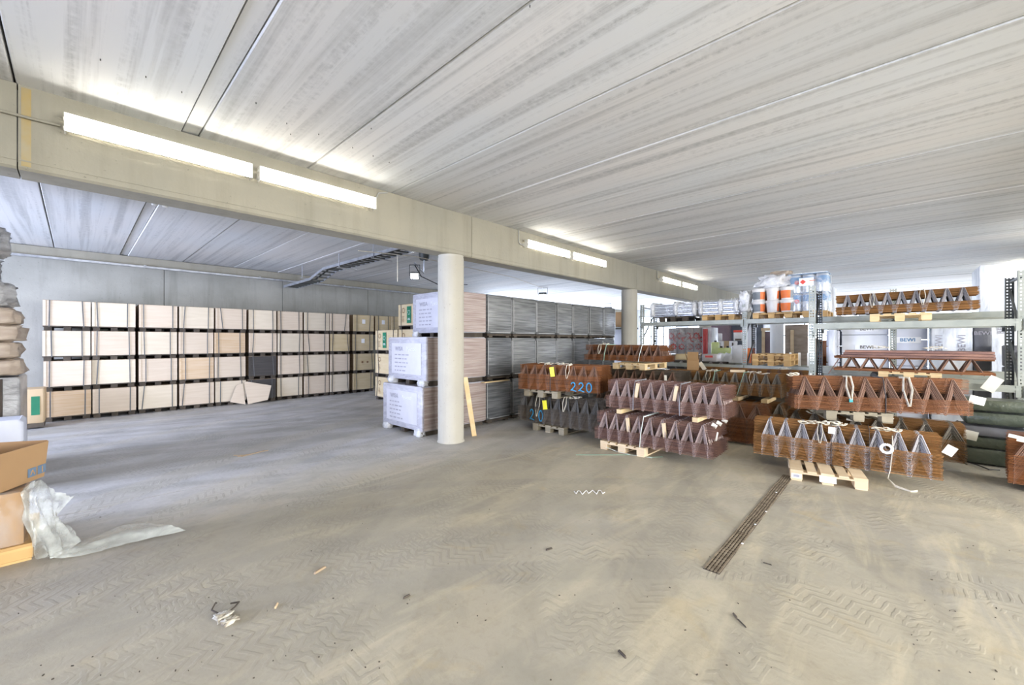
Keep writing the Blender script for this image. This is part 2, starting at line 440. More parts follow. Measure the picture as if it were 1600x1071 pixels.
# ------------------------------------------------------------------ mesh helpers
class MB:
    def __init__(s):
        s.v, s.f, s.m, s.sm = [], [], [], []

    def add(s, vs, fs, mi=0, smooth=False):
        b = len(s.v)
        s.v += [tuple(v) for v in vs]
        s.f += [tuple(b + i for i in f) for f in fs]
        s.m += [mi] * len(fs)
        s.sm += [smooth] * len(fs)
        return s

    def box(s, c, d, rz=0.0, mi=0, taper=1.0, M=None):
        x, y, z = d[0] / 2, d[1] / 2, d[2] / 2
        vs = []
        for k, (sx, sy, sz) in enumerate([(-1, -1, -1), (1, -1, -1), (1, 1, -1), (-1, 1, -1), (-1, -1, 1), (1, -1, 1), (1, 1, 1), (-1, 1, 1)]):
            t = taper if sz > 0 else 1.0
            p = Vector((sx * x * t, sy * y * t, sz * z))
            if M is not None:
                p = M @ p
            elif rz:
                p = Matrix.Rotation(rz, 3, 'Z') @ p
            vs.append((p.x + c[0], p.y + c[1], p.z + c[2]))
        return s.add(vs, [(0, 3, 2, 1), (4, 5, 6, 7), (0, 1, 5, 4), (1, 2, 6, 5), (2, 3, 7, 6), (3, 0, 4, 7)], mi)

    def rbox(s, c, d, r=0.03, seg=3, mi=0, jit=0.0):
        """upright box with rounded vertical corners and softened top and bottom"""
        x, y, z = d[0] / 2, d[1] / 2, d[2] / 2
        ring = []
        for (cx, cy, a0) in ((x - r, y - r, 0), (-x + r, y - r, PI / 2), (-x + r, -y + r, PI), (x - r, -y + r, 1.5 * PI)):
            for k in range(seg + 1):
                a = a0 + PI / 2 * k / seg
                ring.append((cx, cy, math.cos(a), math.sin(a)))
        n = len(ring)
        levels = [(-z, -r * 0.7), (-z + r * 0.7, 0), (z - r * 0.7, 0), (z, -r * 0.7)]
        vs = []
        for (zz, off) in levels:
            for (cx, cy, ax, ay) in ring:
                rr = r + off
                j = random.uniform(-jit, jit)
                vs.append((c[0] + cx + ax * rr + j, c[1] + cy + ay * rr + j, c[2] + zz + random.uniform(-jit, jit)))
        fs = []
        for l in range(len(levels) - 1):
            for i in range(n):
                a, b2 = l * n + i, l * n + (i + 1) % n
                fs.append((a, b2, b2 + n, a + n))
        s.add(vs, fs, mi, True)
        s.add([vs[i] for i in range(n)][::-1], [tuple(range(n))], mi)
        s.add([vs[3 * n + i] for i in range(n)], [tuple(range(n))], mi)
        return s

    def tube(s, p, q, r, n=6, mi=0, r2=None, cap=True):
        p, q = Vector(p), Vector(q)
        d = (q - p)
        if d.length < 1e-6:
            return s
        d.normalize()
        a = d.orthogonal().normalized()
        b = d.cross(a)
        r2 = r if r2 is None else r2
        vs = []
        for (c, rr) in ((p, r), (q, r2)):
            for k in range(n):
                t = 2 * PI * (k + 0.5) / n
                w = c + a * (math.cos(t) * rr) + b * (math.sin(t) * rr)
                vs.append(w)
        s.add(vs, [(k, (k + 1) % n, n + (k + 1) % n, n + k) for k in range(n)], mi, n > 5)
        if cap:
            s.add(vs[:n], [tuple(range(n))[::-1]], mi)
            s.add(vs[n:], [tuple(range(n))], mi)
        return s

    def path(s, pts, r, n=6, mi=0):
        for a, b in zip(pts[:-1], pts[1:]):
            s.tube(a, b, r, n, mi)
        return s

    def ribbon(s, pts, w, t=0.002, up=(0, 0, 1), mi=0):
        """flat band following pts; width along `side` = up x direction or given list"""
        up = Vector(up)
        P = [Vector(p) for p in pts]
        vs = []
        for i, p in enumerate(P):
            d = (P[min(i + 1, len(P) - 1)] - P[max(i - 1, 0)]).normalized()
            side = d.cross(up)
            if side.length < 1e-4:
                side = Vector((1, 0, 0))
            side.normalize()
            nrm = side.cross(d).normalized()
            for (a, b) in ((-1, -1), (1, -1), (1, 1), (-1, 1)):
                vs.append(p + side * (a * w / 2) + nrm * (b * t / 2))
        fs = []
        for i in range(len(P) - 1):
            for k in range(4):
                a, b = i * 4 + k, i * 4 + (k + 1) % 4
                fs.append((a, b, b + 4, a + 4))
        fs += [(3, 2, 1, 0), tuple(len(vs) - 4 + k for k in range(4))]
        return s.add(vs, fs, mi)

    def lathe(s, c, prof, n=20, mi=0, smooth=True):
        vs = []
        for (r, z) in prof:
            for k in range(n):
                a = 2 * PI * k / n
                vs.append((c[0] + r * math.cos(a), c[1] + r * math.sin(a), c[2] + z))
        fs = []
        for l in range(len(prof) - 1):
            for k in range(n):
                a, b = l * n + k, l * n + (k + 1) % n
                fs.append((a, b, b + n, a + n))
        s.add(vs, fs, mi, smooth)
        s.add(vs[:n], [tuple(range(n))[::-1]], mi)
        s.add(vs[-n:], [tuple(range(n))], mi)
        return s

    def blob(s, c, d, seed=0, amp=0.12, nu=22, nv=14, mi=0, freq=2.2, flat=True, e=0.5):
        from mathutils import noise as mn

        def pw(v, k):
            return math.copysign(abs(v) ** k, v)
        vs = []
        for i in range(nv + 1):
            ph = -PI / 2 + PI * i / nv
            for j in range(nu):
                th = 2 * PI * j / nu
                n = Vector((math.cos(ph) * math.cos(th), math.cos(ph) * math.sin(th), math.sin(ph)))
                q = Vector((pw(math.cos(ph), e) * pw(math.cos(th), e), pw(math.cos(ph), e) * pw(math.sin(th), e), pw(math.sin(ph), e)))
                f = 1 + amp * mn.noise(n * freq + Vector((seed * 3.1, seed, 0))) * 1.6 + amp * 0.7 * mn.noise(n * freq * 3.3 + Vector((seed, 5, seed)))
                p = q * f
                z = max(p.z, -1.0) if flat else p.z
                vs.append((c[0] + p.x * d[0] / 2, c[1] + p.y * d[1] / 2, c[2] + z * d[2] / 2))
        fs = []
        for i in range(nv):
            for j in range(nu):
                a, b = i * nu + j, i * nu + (j + 1) % nu
                fs.append((a, b, b + nu, a + nu))
        return s.add(vs, fs, mi, True)

    def mesh(s, name, mats):
        me = bpy.data.meshes.new(name)
        me.from_pydata(s.v, [], s.f)
        if isinstance(mats, str):
            mats = [mats]
        for m in mats:
            me.materials.append(MATS[m])
        me.polygons.foreach_set('material_index', s.m)
        me.polygons.foreach_set('use_smooth', s.sm)
        me.update()
        return me

    def build(s, name, mats, parent=None, loc=None, rz=None):
        return link(name, s.mesh(name, mats), parent, loc, rz)


def link(name, me, parent=None, loc=None, rz=None):
    o = bpy.data.objects.new(name, me)
    if loc is not None:
        o.location = loc
    if rz is not None:
        o.rotation_euler = (0, 0, rz)
    if parent is not None:
        o.parent = parent
    COL.objects.link(o)
    return o


def tag(o, label=None, cat=None, group=None, kind=None):
    if label:
        o['label'] = label
    if cat:
        o['category'] = cat
    if group:
        o['group'] = group
    if kind:
        o['kind'] = kind
    return o


def thing(name, label, cat, loc=(0, 0, 0), rz=0.0, group=None):
    return tag(link(name, None, None, loc, rz), label, cat, group)


def struct(o):
    o['kind'] = 'structure'
    return o


def text_part(txt, size, material, parent, M, name='printed_text', bold=0.0, sx=1.0):
    """flat lettering in the XY plane of M, centred"""
    cu = bpy.data.curves.new('text', 'FONT')
    cu.body = txt
    cu.size = size
    cu.align_x = 'CENTER'
    cu.align_y = 'CENTER'
    cu.extrude = 0.0008
    cu.offset = bold
    cu.resolution_u = 2
    o = bpy.data.objects.new('text', cu)
    COL.objects.link(o)
    dg = bpy.context.evaluated_depsgraph_get()
    dg.update()
    me = bpy.data.meshes.new_from_object(o.evaluated_get(dg))
    bpy.data.objects.remove(o)
    me.materials.clear()
    me.materials.append(MATS[material])
    me.transform(Matrix.Diagonal((sx, 1, 1, 1)))
    me.transform(M)
    return link(name, me, parent)


def face_matrix(origin, right, up=(0, 0, 1)):
    r = Vector(right).normalized()
    u = Vector(up).normalized()
    n = r.cross(u)
    M = Matrix(((r.x, u.x, n.x, origin[0]), (r.y, u.y, n.y, origin[1]), (r.z, u.z, n.z, origin[2]), (0, 0, 0, 1)))
    return M


# ================================================================== THE SETTING
XL, XR = -10.0, 27.0
YN, YB = -9.0, 14.3
ZC = 3.85
BY0, BY1, BZ = 5.35, 5.70, 3.14        # beam front, back, underside

fl = struct(thing('floor', None, None))
JY = 5.92
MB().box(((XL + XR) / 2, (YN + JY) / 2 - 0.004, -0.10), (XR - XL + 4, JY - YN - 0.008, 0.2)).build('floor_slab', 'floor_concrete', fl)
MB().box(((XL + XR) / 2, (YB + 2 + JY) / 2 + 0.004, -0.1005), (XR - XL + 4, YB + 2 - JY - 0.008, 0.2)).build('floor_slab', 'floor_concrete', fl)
MB().box(((XL + XR) / 2, JY, -0.06), (XR - XL, 0.03, 0.1)).build('joint_filler', 'joint_dark', fl)

# ceiling of hollow concrete slabs, one object each
ce = struct(thing('ceiling', None, None, (0, 0, ZC)))
xs = [0.81 + 1.165 * k for k in range(-10, 24)]
gap = 0.014
near_me, far_me = {}, {}
for x0, x1 in zip(xs[:-1], xs[1:]):
    g0 = 0.075 if abs(x0 - 0.81) < 0.01 else gap / 2
    g1 = 0.075 if abs(x1 - 0.81) < 0.01 else gap / 2
    z = random.choice((0, 0.003, -0.003, 0.005))
    for (ya, yb) in ((YN, 5.5), (5.54, YB)):
        w = x1 - x0 - g0 - g1
        b = MB()
        cx = (x0 + g0 + x1 - g1) / 2
        # lower edges chamfered
        h = w / 2
        vs = []
        for yy in (ya, yb):
            vs += [(-h + 0.008, yy, 0), (h - 0.008, yy, 0), (h, yy, 0.012), (h, yy, 0.26), (-h, yy, 0.26), (-h, yy, 0.012)]
        b.add(vs, [(k, (k + 1) % 6, (k + 1) % 6 + 6, k + 6)[::-1] for k in range(6)] + [(0, 1, 2, 3, 4, 5), (11, 10, 9, 8, 7, 6)])
        b.build('ceiling_slab', 'ceiling_concrete', ce, (cx, 0, z))
MB().box((0, 0, 0), (XR - XL + 3, YB - YN + 1, 0.05)).build('joint_shadow_board', 'joint_dark', ce, ((XL + XR) / 2, (YB + YN) / 2, 0.10))
MB().box((0.81, (YN + 5.5) / 2, 0.065), (0.13, 5.5 - YN, 0.1)).build('joint_mortar', 'ceiling_concrete', ce)
MB().box((0.81, (5.54 + YB) / 2, 0.065), (0.13, YB - 5.54, 0.1)).build('joint_mortar', 'ceiling_concrete', ce)
# nail stubs left in the ceiling
nail = MB().tube((0, 0, 0), (0, 0, -0.014), 0.004, 5).mesh('nail', 'joint_dark')
for (px, py) in ((157, 92), (228, 119), (284, 143), (448, 192), (498, 209), (580, 200), (400, 160), (492, 268), (551, 230), (583, 243), (608, 253), (642, 265), (828, 8), (454, 209)):
    p = at_z(px, py, ZC)
    link('nail_stub', nail, ce, (p.x, p.y, 0))

# long concrete beam in lengths
bm_ = struct(thing('ceiling_beam', None, None, (0, 0, BZ)))
bx = [XL, -6.5, -0.34, 4.67, 10.80, 16.95, 23.1, XR]
for x0, x1 in zip(bx[:-1], bx[1:]):
    b = MB()
    c = 0.02
    prof = [(BY0 + c, 0), (BY1 - c, 0), (BY1, c), (BY1, ZC - BZ), (BY0, ZC - BZ), (BY0, c)]
    vs = [(x0 + 0.004, y, z) for (y, z) in prof] + [(x1 - 0.004, y, z) for (y, z) in prof]
    b.add(vs, [(k, (k + 1) % 6, (k + 1) % 6 + 6, k + 6)[::-1] for k in range(6)] + [(0, 1, 2, 3, 4, 5), (11, 10, 9, 8, 7, 6)])
    # the formwork lip along the lower edge
    b.box(((x0 + x1) / 2, BY0 - 0.003, 0.075), (x1 - x0 - 0.01, 0.006, 0.012))
    b.build('beam_length', 'beam_concrete', bm_)
MB().box((XL / 2 + XR / 2, (BY0 + BY1) / 2, 0.36), (XR - XL, BY1 - BY0 - 0.03, 0.6)).build('joint_filler', 'joint_dark', bm_)
# rust coloured run-off stain, a thin crust on the beam face
p = at_y(41, 200, BY0)
MB().box((p.x, BY0 - 0.001, 0.36), (0.055, 0.004, 0.66)).build('rust_stain', 'stain_yellow', bm_)
# hidden parallel beam behind the camera carries lamps of the same kind
b2 = struct(thing('rear_beam', None, None, (0, 0, BZ)))
MB().box(((XL + XR) / 2, -2.9, 0.355), (XR - XL, 0.35, 0.71)).build('beam_length', 'beam_concrete', b2)

# columns
for i, cx in enumerate((-8.36, -2.0, 4.36, 10.72, 17.0, 23.2)):
    o = MB().lathe((0, 0, 0), [(0.235, 0), (0.225, 0.012), (0.218, 0.03), (0.218, BZ - 0.04), (0.206, BZ - 0.02), (0.218, BZ)], 40).build('column', 'column_concrete', None, (cx, 5.53, 0))
    tag(o, kind='structure')

# back wall of precast panels
wb = struct(thing('wall_back', None, None, (0, YB, 0)))
x = XL
k = 0
while x < XR:
    w = 2.9
    if 12.4 < x < 24.0:      # added window band, out of view, to let light in: sill and lintel only
        MB().box((w / 2, 0.1, 0.35), (w - 0.012, 0.2, 0.7)).build('wall_panel', 'wall_concrete', wb, (x, 0, 0))
        MB().box((w / 2, 0.1, 3.6), (w - 0.012, 0.2, 0.5)).build('wall_panel', 'wall_concrete', wb, (x, 0, 0))
        MB().box((w - 0.1, 0.1, 2.0), (0.2, 0.2, 2.7)).build('wall_pier', 'wall_concrete', wb, (x, 0, 0))
        x += w
        continue
    MB().box((w / 2, 0.1, ZC / 2), (w - 0.012, 0.2, ZC)).build('wall_panel', 'wall_concrete', wb, (x, random.choice((0, 0.004, 0.008)), 0))
    x += w
    k += 1
MB().box(((XL + 12.0) / 2, 0.16, ZC / 2), (12.0 - XL, 0.1, ZC)).build('joint_filler', 'joint_dark', wb)
tr = struct(MB().box(((XL + XR) / 2, YB - 0.09, 3.74), (XR - XL, 0.18, 0.20)).build('trim_1', 'beam_concrete'))
rl = MB()
rl.box(((XL + XR) / 2, YB - 0.235, 3.60), (XR - XL, 0.05, 0.05))
for k in range(14):
    rl.box((XL + 0.8 + 2.6 * k, YB - 0.13, 3.62), (0.05, 0.27, 0.05))
tag(rl.build('cable_rail', 'galvanised'), 'thin galvanised rail running along the top of the back wall', 'rail')


def wall_with_gates(name, axis, c, a0, a1, gates, zt, material):
    """wall in plane axis=c from a0..a1, gates = [(g0,g1,z0,z1)]"""
    w = struct(thing(name, None, None))

    def put(u0, u1, z0, z1):
        if u1 - u0 < 0.01 or z1 - z0 < 0.01:
            return
        if axis == 'x':
            MB().box((c, (u0 + u1) / 2, (z0 + z1) / 2), (0.2, u1 - u0, z1 - z0)).build('wall_piece', material, w)
        else:
            MB().box(((u0 + u1) / 2, c, (z0 + z1) / 2), (u1 - u0, 0.2, z1 - z0)).build('wall_piece', material, w)
    u = a0
    for (g0, g1, z0, z1) in gates:
        put(u, g0, 0, zt)
        put(g0, g1, 0, z0)
        put(g0, g1, z1, zt)
        u = g1
    put(u, a1, 0, zt)
    return w


wall_with_gates('wall_left', 'x', XL - 0.1, YN, YB, [(6.2, 11.8, 0.0, 3.5)], ZC, 'wall_concrete')
wall_with_gates('wall_end', 'x', XR + 0.1, YN, YB, END_GATES, ZC, 'pale_plaster')
wall_with_gates('wall_near', 'y', YN - 0.1, XL, XR, NEAR_GATES, ZC, 'wall_concrete')
# window bars in the end wall
for (g0, g1, z0) in ((1.4, 4.8, 0.6), (10.6, 13.2, 0.6)):
    w = struct(thing('window_1' if g0 < 5 else 'window_2', None, None, (XR + 0.04, g0, z0)))
    n = 3
    for k in range(n + 1):
        MB().box((0, (g1 - g0) * k / n, 1.4), (0.06, 0.06, 2.8)).build('window_bar', 'rack_dark', w)
    for zz in (0.03, 1.4, 2.77):
        MB().box((0, (g1 - g0) / 2, zz), (0.055, g1 - g0, 0.05)).build('window_bar', 'rack_dark', w)
# ground outside the gates
g = struct(MB().box((11, 3, -0.26), (120, 120, 0.1)).build('ground', 'pale_plaster'))

# ================================================================== LAMPS
FIX_L = 1.40


def fixture_meshes():
    d = {}
    d['housing'] = MB().box((0.7, 0.03, 0.0), (1.40, 0.06, 0.07)).mesh('housing', 'white_enamel')
    r = MB()
    # shallow trough reflector
    for (y0, z0, y1, z1) in ((0.0, 0.042, -0.085, 0.078), (0.0, -0.042, -0.085, -0.078)):
        r.add([(0.0, y0, z0), (1.4, y0, z0), (1.4, y1, z1), (0.0, y1, z1)], [(0, 1, 2, 3)])
        r.add([(0.0, y0 + .004, z0 * 1.1), (1.4, y0 + .004, z0 * 1.1), (1.4, y1, z1 * 1.03), (0.0, y1, z1 * 1.03)], [(3, 2, 1, 0)])
    r.box((0.7, 0.002, 0), (1.4, 0.004, 0.07))
    d['reflector'] = r.mesh('reflector', 'white_enamel')
    d['tube'] = MB().tube((0.03, -0.035, 0), (1.37, -0.035, 0), 0.013, 8, cap=False).mesh('tube', 'tube_glow')
    e = MB().box((0, -0.042, 0), (0.012, 0.09, 0.16))
    for zz in (-0.04, 0.04):
        e.tube((-0.012, -0.035, zz), (0.012, -0.035, zz), 0.016, 8)
    d['end_cap'] = e.mesh('end_cap', 'white_enamel')
    d['socket'] = MB().box((0, -0.035, 0), (0.03, 0.03, 0.03)).mesh('socket', 'ink_dark')
    return d


FX = fixture_meshes()


def fixture(x, y, z, label, flip=False, group=None):
    t = thing('fluorescent_lamp', label, 'lamp', (x, y, z), PI if flip else 0, group)
    link('housing', FX['housing'], t)
    link('reflector', FX['reflector'], t)
    for zz in (-0.04, 0.04):
        link('tube', FX['tube'], t, (0, 0, zz))
    for xx in (0.0, 1.40):
        link('end_cap', FX['end_cap'], t, (xx, 0, 0))
    return t


LX = [(-0.07, 'lit twin-tube strip lamp at the left end of the concrete beam, the largest'),
      (1.41, 'lit twin-tube strip lamp on the beam, right of the largest lamp'),
      (5.98, 'lit strip lamp on the beam right of the near column, left of the pair'),
      (7.50, 'lit strip lamp on the beam between the two columns, right one of its pair'),
      (12.25, 'small far lit strip lamp on the beam past the second column, left of two'),
      (13.80, 'farthest small lit strip lamp on the beam, just above the rack, right of two')]
for x, lb in LX:
    fixture(x, BY0 - 0.062, 3.585, lb)
for x in (-3.0, -1.5, 1.0, 2.5, 5.5, 7.0, 12.2, 13.7, 18.3, 22.0):
    fixture(x, -2.655, 3.585, 'lit strip lamp on the beam behind the photographer', True, 'lamps behind the photographer')
# conduit feeding the lamps
c = MB()
p0 = at_y(0, 169, BY0 - 0.03)
c.path([(XL, BY0 - 0.03, p0.z), (-0.25, BY0 - 0.03, p0.z - 0.02), (-0.10, BY0 - 0.03, 3.58)], 0.012, 8)
tag(c.build('conduit', 'beam_concrete'), 'thin pale conduit on the beam leading to the left lamp', 'pipe')
for (x, lb) in ((5.86, 'thin lamp cable dropping from the ceiling left of the middle lamp pair'),
                (12.12, 'thin lamp cable dropping from the ceiling left of the far lamp pair'),
                (2.86, 'thin looped lamp cable on the beam at the second lamp')):
    c = MB().path([(x, BY0 - 0.012, ZC - 0.01), (x, BY0 - 0.012, 3.62), (x + 0.03, BY0 - 0.02, 3.58), (x + 0.12, BY0 - 0.02, 3.58)] if x > 3 else
                  [(x, BY0 - 0.012, 3.58), (x + 0.02, BY0 - 0.012, 3.70), (x + 0.06, BY0 - 0.012, 3.79), (x + 0.2, BY0 - 0.012, 3.83)], 0.008, 6)
    tag(c.build('lamp_cable', 'grey_plastic'), lb, 'cable')

# flood lights of the far bay
def floodlight(p, rz, tilt, label, on=True, sc=1.0):
    t = thing('floodlight', label, 'lamp', p, rz)
    M = Matrix.Rotation(tilt, 3, 'X')
    MB().box((0, 0, 0), (0.34 * sc, 0.09 * sc, 0.26 * sc), M=M, taper=0.85).build('lamp_body', 'rack_dark', t)
    q = M @ Vector((0, -0.05 * sc, 0))
    MB().box(q, (0.27 * sc, 0.012, 0.19 * sc), M=M).build('glass', 'lamp_glow', t)
    b = MB()
    for s in (-1, 1):
        b.box((s * 0.19 * sc, 0, 0.12), (0.012, 0.04, 0.26))
    b.box((0, 0, 0.25), (0.39 * sc, 0.04, 0.012))
    b.build('bracket', 'rack_dark', t)
    return t


pf = at_y(648, 431, 8.2)
floodlight(pf, -0.75, 0.55, 'glaring white floodlight hung left of the near column', sc=0.62)
pj = at_z(663, 401, ZC - 0.09)
jb = thing('junction_box', 'dark round ceiling socket above the glaring floodlight', 'junction box', pj)
MB().lathe((0, 0, -0.09), [(0.10, 0), (0.13, 0.05), (0.13, 0.18)], 14).build('socket_body', 'rack_dark', jb)
MB().path([(0, 0, -0.05), (0.02, 0.05, -0.4), (pf.x - pj.x, pf.y - pj.y, pf.z - pj.z + 0.3)], 0.02, 6).build('arm', 'galvanised', jb)
p2 = at_y(848, 460, 10.3)
floodlight(p2, -0.9, 1.42, 'black floodlight over the grey wrapped packs, right of the near column', sc=1.0)
MB_ = MB().path([(pf.x, pf.y, pf.z + 0.25), (pf.x + 0.25, pf.y + 0.1, pf.z + 0.02), (pf.x + 0.8, pf.y + 0.2, pf.z - 0.1), (pf.x + 2.2, pf.y + 0.7, 3.30)], 0.013, 6)
tag(MB_.build('power_cable', 'black_plastic'), 'black cable sagging from the floodlight towards the column', 'cable')
q0, q1 = at_y(560, 392, 7.0), at_y(800, 433, 9.2)
tag(MB().path([q0, (pf.x, pf.y, pf.z + 0.45), q1, (p2.x, p2.y, p2.z + 0.25)], 0.009, 5).build('supply_wire', 'sling_white'), 'pale wire stretched under the far ceiling between the floodlights', 'cable')
pc = at_y(621, 410, 7.9)
tag(MB().tube((pc.x, pc.y, ZC - 0.002), (pc.x, pc.y, pc.z - 0.42), 0.008, 5).build('pull_cord', 'sling_white'), 'thin cord hanging left of the glaring floodlight', 'cord')
pb = at_z(950, 474, ZC)
hb = MB()
hb.box((-0.16, 0, -0.12), (0.02, 0.02, 0.24)).box((0.16, 0, -0.12), (0.02, 0.02, 0.24)).box((0, 0, -0.01), (0.34, 0.02, 0.02)).box((0, 0, -0.27), (0.42, 0.2, 0.08))
tag(hb.build('lamp_hanger', 'rack_dark', None, pb, -0.7), 'small dark hanger frame above the last grey wrapped packs', 'bracket')
ps = at_z(250, 313, ZC)
sm = thing('ceiling_sensor', 'small white twin device on the far ceiling under the beam', 'sensor', ps)
MB().box((0, 0, -0.02), (0.2, 0.09, 0.04)).build('base', 'white_enamel', sm)
for s in (-1, 1):
    MB().blob((s * 0.06, 0, -0.06), (0.08, 0.07, 0.07), 3, 0.02, 10, 8).build('head', 'white_enamel', sm)

# cable ladder under the far ceiling
cl = thing('cable_ladder', 'grey steel cable ladder slung under the far ceiling', 'cable ladder')
lx, lw = 4.62, 0.36
prof = [(7.2, 3.58), (11.0, 3.60), (11.9, 3.42), (14.0, 3.40)]
for s in (-1, 1):
    r = MB()
    for a, b in zip(prof[:-1], prof[1:]):
        r.add([(lx + s * lw / 2 - 0.008, a[0], a[1] - 0.035), (lx + s * lw / 2 + 0.008, a[0], a[1] - 0.035), (lx + s * lw / 2 + 0.008, a[0], a[1] + 0.035), (lx + s * lw / 2 - 0.008, a[0], a[1] + 0.035),
               (lx + s * lw / 2 - 0.008, b[0], b[1] - 0.035), (lx + s * lw / 2 + 0.008, b[0], b[1] - 0.035), (lx + s * lw / 2 + 0.008, b[0], b[1] + 0.035), (lx + s * lw / 2 - 0.008, b[0], b[1] + 0.035)],
              [(0, 1, 5, 4), (1, 2, 6, 5), (2, 3, 7, 6), (3, 0, 4, 7), (0, 3, 2, 1), (4, 5, 6, 7)])
    r.build('side_rail', 'galvanised', cl)
rung = MB().box((0, 0, 0), (lw, 0.07, 0.025)).mesh('rung', 'rack_dark')
y = 7.3
while y < 13.95:
    for a, b in zip(prof[:-1], prof[1:]):
        if a[0] <= y <= b[0]:
            z = a[1] + (b[1] - a[1]) * (y - a[0]) / (b[0] - a[0])
    link('rung', rung, cl, (lx, y, z - 0.02))
    y += 0.24
for y in (8.3, 10.0, 12.4):
    MB().tube((lx - 0.2, y, 3.5), (lx - 0.2, y, ZC), 0.009, 6).build('hanger_rod', 'galvanised', cl)
    MB().box((lx, y, 3.50), (0.5, 0.03, 0.02)).build('hanger_bar', 'galvanised', cl)
MB().path([(lx, 7.3, 3.61), (lx, 11.0, 3.63), (lx, 11.9, 3.45), (lx, 13.9, 3.43)], 0.02, 6).build('cable', 'black_plastic', cl)

# ================================================================== PLYWOOD PACKS ON THE BACK WALL
PH, SK = 0.64, 0.10          # pack height with its skid
YF = 12.90                   # faces of the packs


def sheet_pack(x0, x1, yf, depth, z0, label, face, group=None, edge='ply_edge', ph=PH, rot=0.0, marks=None, straps=2, dx=0.0):
    w = x1 - x0
    t = thing('plywood_pack', label, 'plywood pack', ((x0 + x1) / 2 + dx, yf, z0), rot, group)
    hb = ph - SK - 0.012
    MB().box((0, depth / 2 + 0.012, SK + hb / 2), (w - 0.02, depth - 0.02, hb)).build('sheet_stack', edge, t)
    MB().box((0, 0.005, SK + hb / 2 + 0.004), (w, 0.010, hb + 0.008)).build('cover_board', face, t)
    MB().box((0, depth / 2, SK + hb + 0.006), (w, depth, 0.008)).build('top_board', edge, t)
    # packing battens at both ends of the face
    MB().box((-w / 2 + 0.022, -0.004, SK + hb / 2), (0.040, 0.008, hb)).build('batten', face, t)
    MB().box((0, depth / 2, SK - 0.012), (w, depth, 0.022)).build('skid_board', 'skid_dark', t)
    for s in (-1, 0, 1):
        MB().box((s * (w / 2 - 0.07), depth / 2, SK / 2 - 0.012), (0.11, depth - 0.03, SK - 0.024)).build('skid_block', 'skid_dark', t)
    for k in range(straps):
        fx = (0.13 + random.uniform(-0.03, 0.05)) if k == 0 else (0.86 + random.uniform(-0.05, 0.02))
        xa = (fx - 0.5) * w
        xb = xa + (random.uniform(-0.06, 0.06) if random.random() < 0.35 else random.uniform(-0.01, 0.01))
        MB().ribbon([(xa, depth * 0.6, SK + hb + 0.012), (xa, -0.011, SK + hb + 0.012), (xb, -0.012, SK - 0.02)], 0.020, 0.003, (0, -1, 0.3)).build('strap', 'strap_dark', t)
    return t


colpx = [(67, 142), (144, 212), (217, 277), (280, 334), (336, 384), (388, 431), (434, 473), (475, 514), (516, 546), (552, 584), (587, 611), (612, 640)]
rows = ['bottom row', 'second row up', 'third row up', 'top row']
ordn = ['leftmost', 'second from the left', 'third from the left', 'fourth from the left', 'fifth from the left', 'sixth from the left',
        'seventh from the left', 'eighth from the left', 'ninth from the left', 'tenth from the left', 'eleventh from the left', 'twelfth from the left']
face_of = {}
orange = {(4, 2), (0, 0), (3, 1)}
yellow = {(8, 2), (9, 3), (9, 2), (9, 1), (9, 0), (10, 3), (11, 3)}
black = {(5, 1), (5, 0)}
for i, (a, b) in enumerate(colpx):
    xa, xb = at_y(a, 600, YF).x, at_y(b, 600, YF).x
    for r in range(4):
        if i >= 10 and r < 3:
            continue
        key = (i, r)
        f = 'ply_black' if key in black else 'ply_face_orange' if key in orange else 'ply_yellow' if key in yellow else ('ply_face', 'ply_face_pink')[(i + r) % 2]
        tone = {'ply_black': 'black faced', 'ply_face_orange': 'orange tinged', 'ply_yellow': 'yellowish'}.get(f, 'pale beige')
        lb = '%s plywood pack by the back wall, %s, %s column' % (tone, rows[r], ordn[i].replace(' from the left', ''))
        t = sheet_pack(xa, xb, YF + random.uniform(-0.03, 0.03), 1.22, r * PH, lb, f, 'plywood packs along the back wall', dx=random.uniform(-0.012, 0.012), rot=random.uniform(-0.012, 0.012))
        if key in ((9, 3), (9, 2), (10, 3)):
            MB().box((0.0, -0.003, 0.42), (0.11, 0.004, 0.14)).build('paper_label', 'label_white', t)
        if key == (9, 1):
            for s in (-1, 1):
                MB().lathe((0, 0, 0), [(0.035, 0), (0.035, 0.003)], 12).build('knot', 'ink_brown', t, (s * 0.09 + 0.02, -0.006, 0.36)).rotation_euler = (PI / 2, 0, 0)

